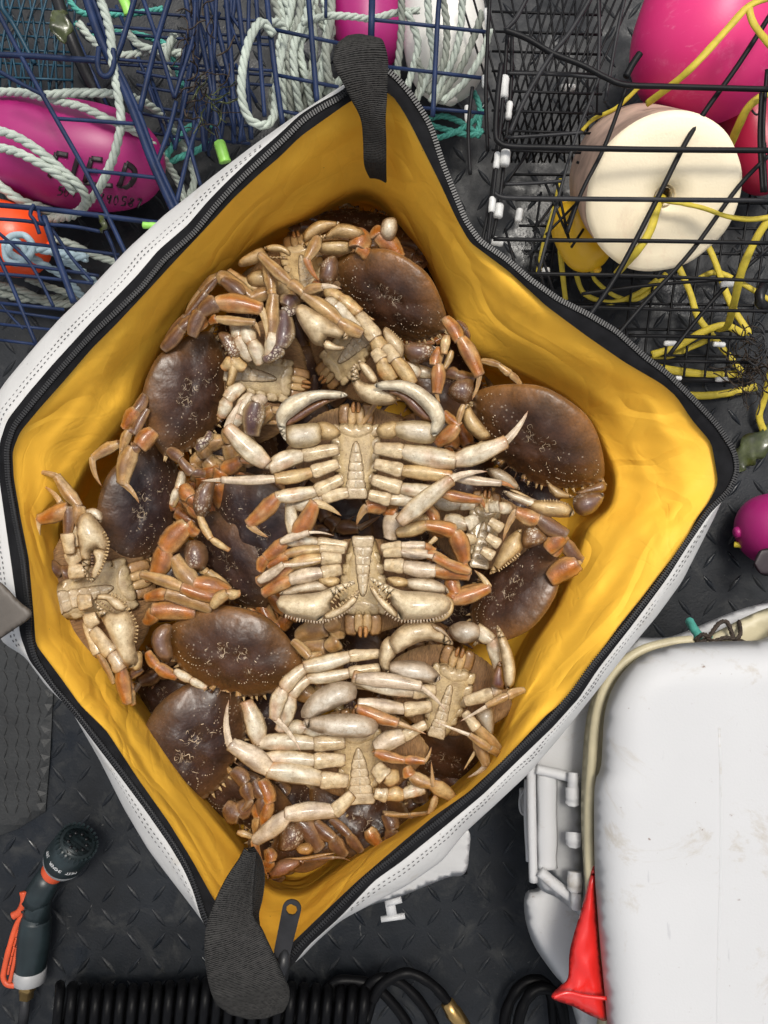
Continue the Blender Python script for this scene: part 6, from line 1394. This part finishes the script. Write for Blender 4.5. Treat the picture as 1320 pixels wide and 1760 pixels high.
# ---------------------------------------------------------------- spray nozzle
VL = (0, 1100, 2.357); nz = empty('spray_nozzle', P3(60, 1610, 0), 'dark green hose spray nozzle with orange trigger lying at the lower left', 'nozzle')
def lz(name, a, b, prof_, mat, za=.05, zb=.05, k=32, nm=None):
    (ax0, ay0), (bx0, by0) = conv(VL, [a])[0], conv(VL, [b])[0]; A_, B_ = P3(ax0, ay0, za), P3(bx0, by0, zb); s_ = K((za+zb)/2)/2.357
    v, f = tube([A_.lerp(B_, t) for t, r_ in prof_], [r_*s_ for t, r_ in prof_], k); return mesh_obj(name, v, f, M[mat], nz)
lz('orange_ring', (205, 950), (250, 905), [(0, 44), (.1, 47), (.6, 48), (1, 50)], 'nozzle_orange', .05, .055)
lz('grey_ring', (232, 915), (270, 880), [(0, 56), (.25, 74), (.6, 82), (.9, 84), (1, 78)], 'grey_plastic', .055, .062)
hd = lz('spray_head', (252, 898), (315, 818), [(0, 76), (.15, 86), (.8, 84), (.93, 80), (1, 70), (1, 60), (.97, 58), (.97, 2)], 'nozzle_dark', .060, .082, 40)
# grip knurls round the head and small lettering
kn = MB(); A_ = P3(*conv(VL, [(252, 898)])[0], .060); B_ = P3(*conv(VL, [(315, 818)])[0], .082); ax2 = (B_-A_).normalized(); b2 = Vector((0, 0, 1)).cross(ax2).normalized(); c2 = ax2.cross(b2); s_ = K(.07)/2.357
for j in range(26): a = 2*math.pi*j/26; p = B_+(b2*math.cos(a)+c2*math.sin(a))*(80*s_)-ax2*.003; kn.add(*box(p, .003, .0035, .010, ez=ax2, ex=b2*math.cos(a)+c2*math.sin(a), ey=(c2*math.cos(a)-b2*math.sin(a))))
kn.obj('knurl', M['nozzle_dark'], hd, smooth=False, kind='stuff')
for j in range(9): a = 2*math.pi*j/9; p = B_+(b2*math.cos(a)+c2*math.sin(a))*(38*s_); v, f = tube([p-ax2*.001, p+ax2*.0015], [7*s_, 6*s_], 10); mesh_obj('outlet', v, f, M['black_plastic'], hd)
def ring_text(txt, ang0, dang, rad, along, size):
    for i, ch in enumerate(txt):
        cu = bpy.data.curves.new('letter', 'FONT'); cu.body = ch; cu.size = size; cu.extrude = .0002; cu.align_x = 'CENTER'; cu.align_y = 'CENTER'
        tmp = bpy.data.objects.new('tmp', cu); me = bpy.data.meshes.new_from_object(tmp); bpy.data.objects.remove(tmp)
        a = ang0+i*dang; rd = b2*math.cos(a)+c2*math.sin(a); tg_ = (-b2*math.sin(a)+c2*math.cos(a))
        sgn = 1 if dang > 0 else -1
        m_ = Matrix((tg_*sgn, ax2*sgn*(1), rd)).transposed().to_4x4() if False else Matrix((tg_*sgn, -ax2 if sgn < 0 else ax2, rd)).transposed().to_4x4()
        pos = A_+ax2*along+rd*rad
        o = bpy.data.objects.new('letter', me); me.materials.clear(); me.materials.append(M['print_white']); col.objects.link(o); o.parent = hd; m_.translation = pos-wpos(hd); o.matrix_local = m_
ring_text('MIST  SHOWER  JET', math.pi*.5+.95, -.115, 86.5*s_, .024, .0085)
lz('neck', (205, 945), (140, 1060), [(0, 44), (.3, 52), (.7, 56), (1, 58)], 'nozzle_dark', .05, .045)
lz('neck', (150, 1030), (146, 1130), [(0, 50), (.3, 54), (1, 56)], 'nozzle_dark', .045, .045)
gp = lz('grip', (148, 1090), (120, 1340), [(0, 50), (.1, 58)]+[(.15+.8*i/48, 60+(1.8 if i % 2 else -.6)+5*math.sin(i/48*3.1)) for i in range(49)]+[(1, 56)], 'nozzle_dark', .045, .04)
lz('base_collar', (122, 1325), (118, 1385), [(0, 58), (.1, 64), (.9, 64), (1, 50)], 'grey_plastic', .04, .04)
lz('hose_fitting', (112, 1380), (106, 1448), [(0, 34), (.45, 36), (.5, 30), (.95, 30), (1, 24)], 'brass', .035, .03, 6)
lz('hose_stub', (106, 1445), (92, 1560), [(0, 18), (.5, 20), (1, 20)], 'grey_wire', .03, .02)
def lc(name, pts, r_, mat='nozzle_orange', z=.06, flat=.8):
    q = [(x, y, z) for x, y in conv(VL, pts)]; return cord(name, q, r_/2.357, mat, parent=nz, flat=flat)
trg = lc('trigger', [(95, 1020), (98, 1060), (80, 1100), (52, 1118)], 16, z=.058)
lc('trigger', [(110, 1090), (70, 1150), (40, 1240), (18, 1330), (14, 1370), (30, 1395), (60, 1400)], 12, z=.056); lc('trigger', [(135, 1100), (100, 1160), (70, 1250), (52, 1330), (40, 1385)], 8, z=.058)
for i in range(6): lc('trigger_rib', [(88-i*10, 1130+i*38), (72-i*8, 1165+i*38)], 5, z=.057)
lc('trigger_pin', [(92, 1098), (93, 1104)], 8, 'zip_metal', .066)

# ---------------------------------------------------------------- black coil hose along the bottom
ch = empty('coil_hose', P3(500, 1730, 0), 'black coiled air hose along the bottom edge with a brass end fitting', 'hose')
pts = []; turns = 26; x0, x1 = 95, 640
for i in range(turns*14+1):
    t = i/(turns*14); a = 2*math.pi*i/14; xx = x0+(x1-x0)*t; pts.append(P3(xx+8*math.cos(a), 1735-42*math.cos(a)+6*math.sin(t*9), .048+.040*math.sin(a)))
v, f = tube(pts, 8.5*K(.05), 8); mesh_obj('coil', v, f, M['hose_black'], ch)
for i, q in enumerate(([(560, 1800), (585, 1740), (570, 1695), (600, 1685), (650, 1700), (700, 1760), (700, 1800)], [(600, 1800), (620, 1720), (650, 1682), (690, 1690), (735, 1740), (760, 1800)], [(640, 1720), (660, 1690), (700, 1672), (740, 1690), (768, 1720), (776, 1735)])): cord('coil_turn', [(x, y, .05+.012*i) for x, y in q], 9, 'hose_black', parent=ch, flat=1)
tv, tf = tube([P3(768, 1722, .075), P3(776, 1735, .075), P3(779, 1740, .075), P3(788, 1752, .074), P3(800, 1768, .072)], [12*K(.07), 13*K(.07), 15*K(.07), 14*K(.07), 12*K(.07)], 6); mesh_obj('brass_fitting', tv, tf, M['brass'], ch)
c2_ = empty('coil_hose', P3(900, 1740, 0), 'black hose loops on the deck left of the red bag', 'hose')
for i, q in enumerate(([(865, 1800), (870, 1740), (890, 1700), (915, 1685), (938, 1692), (950, 1720), (955, 1800)], [(885, 1800), (895, 1740), (915, 1705), (945, 1700), (965, 1730), (975, 1800)])): cord('coil_turn', [(x, y, .04+.02*i) for x, y in q], 10, 'hose_black', parent=c2_, flat=1)
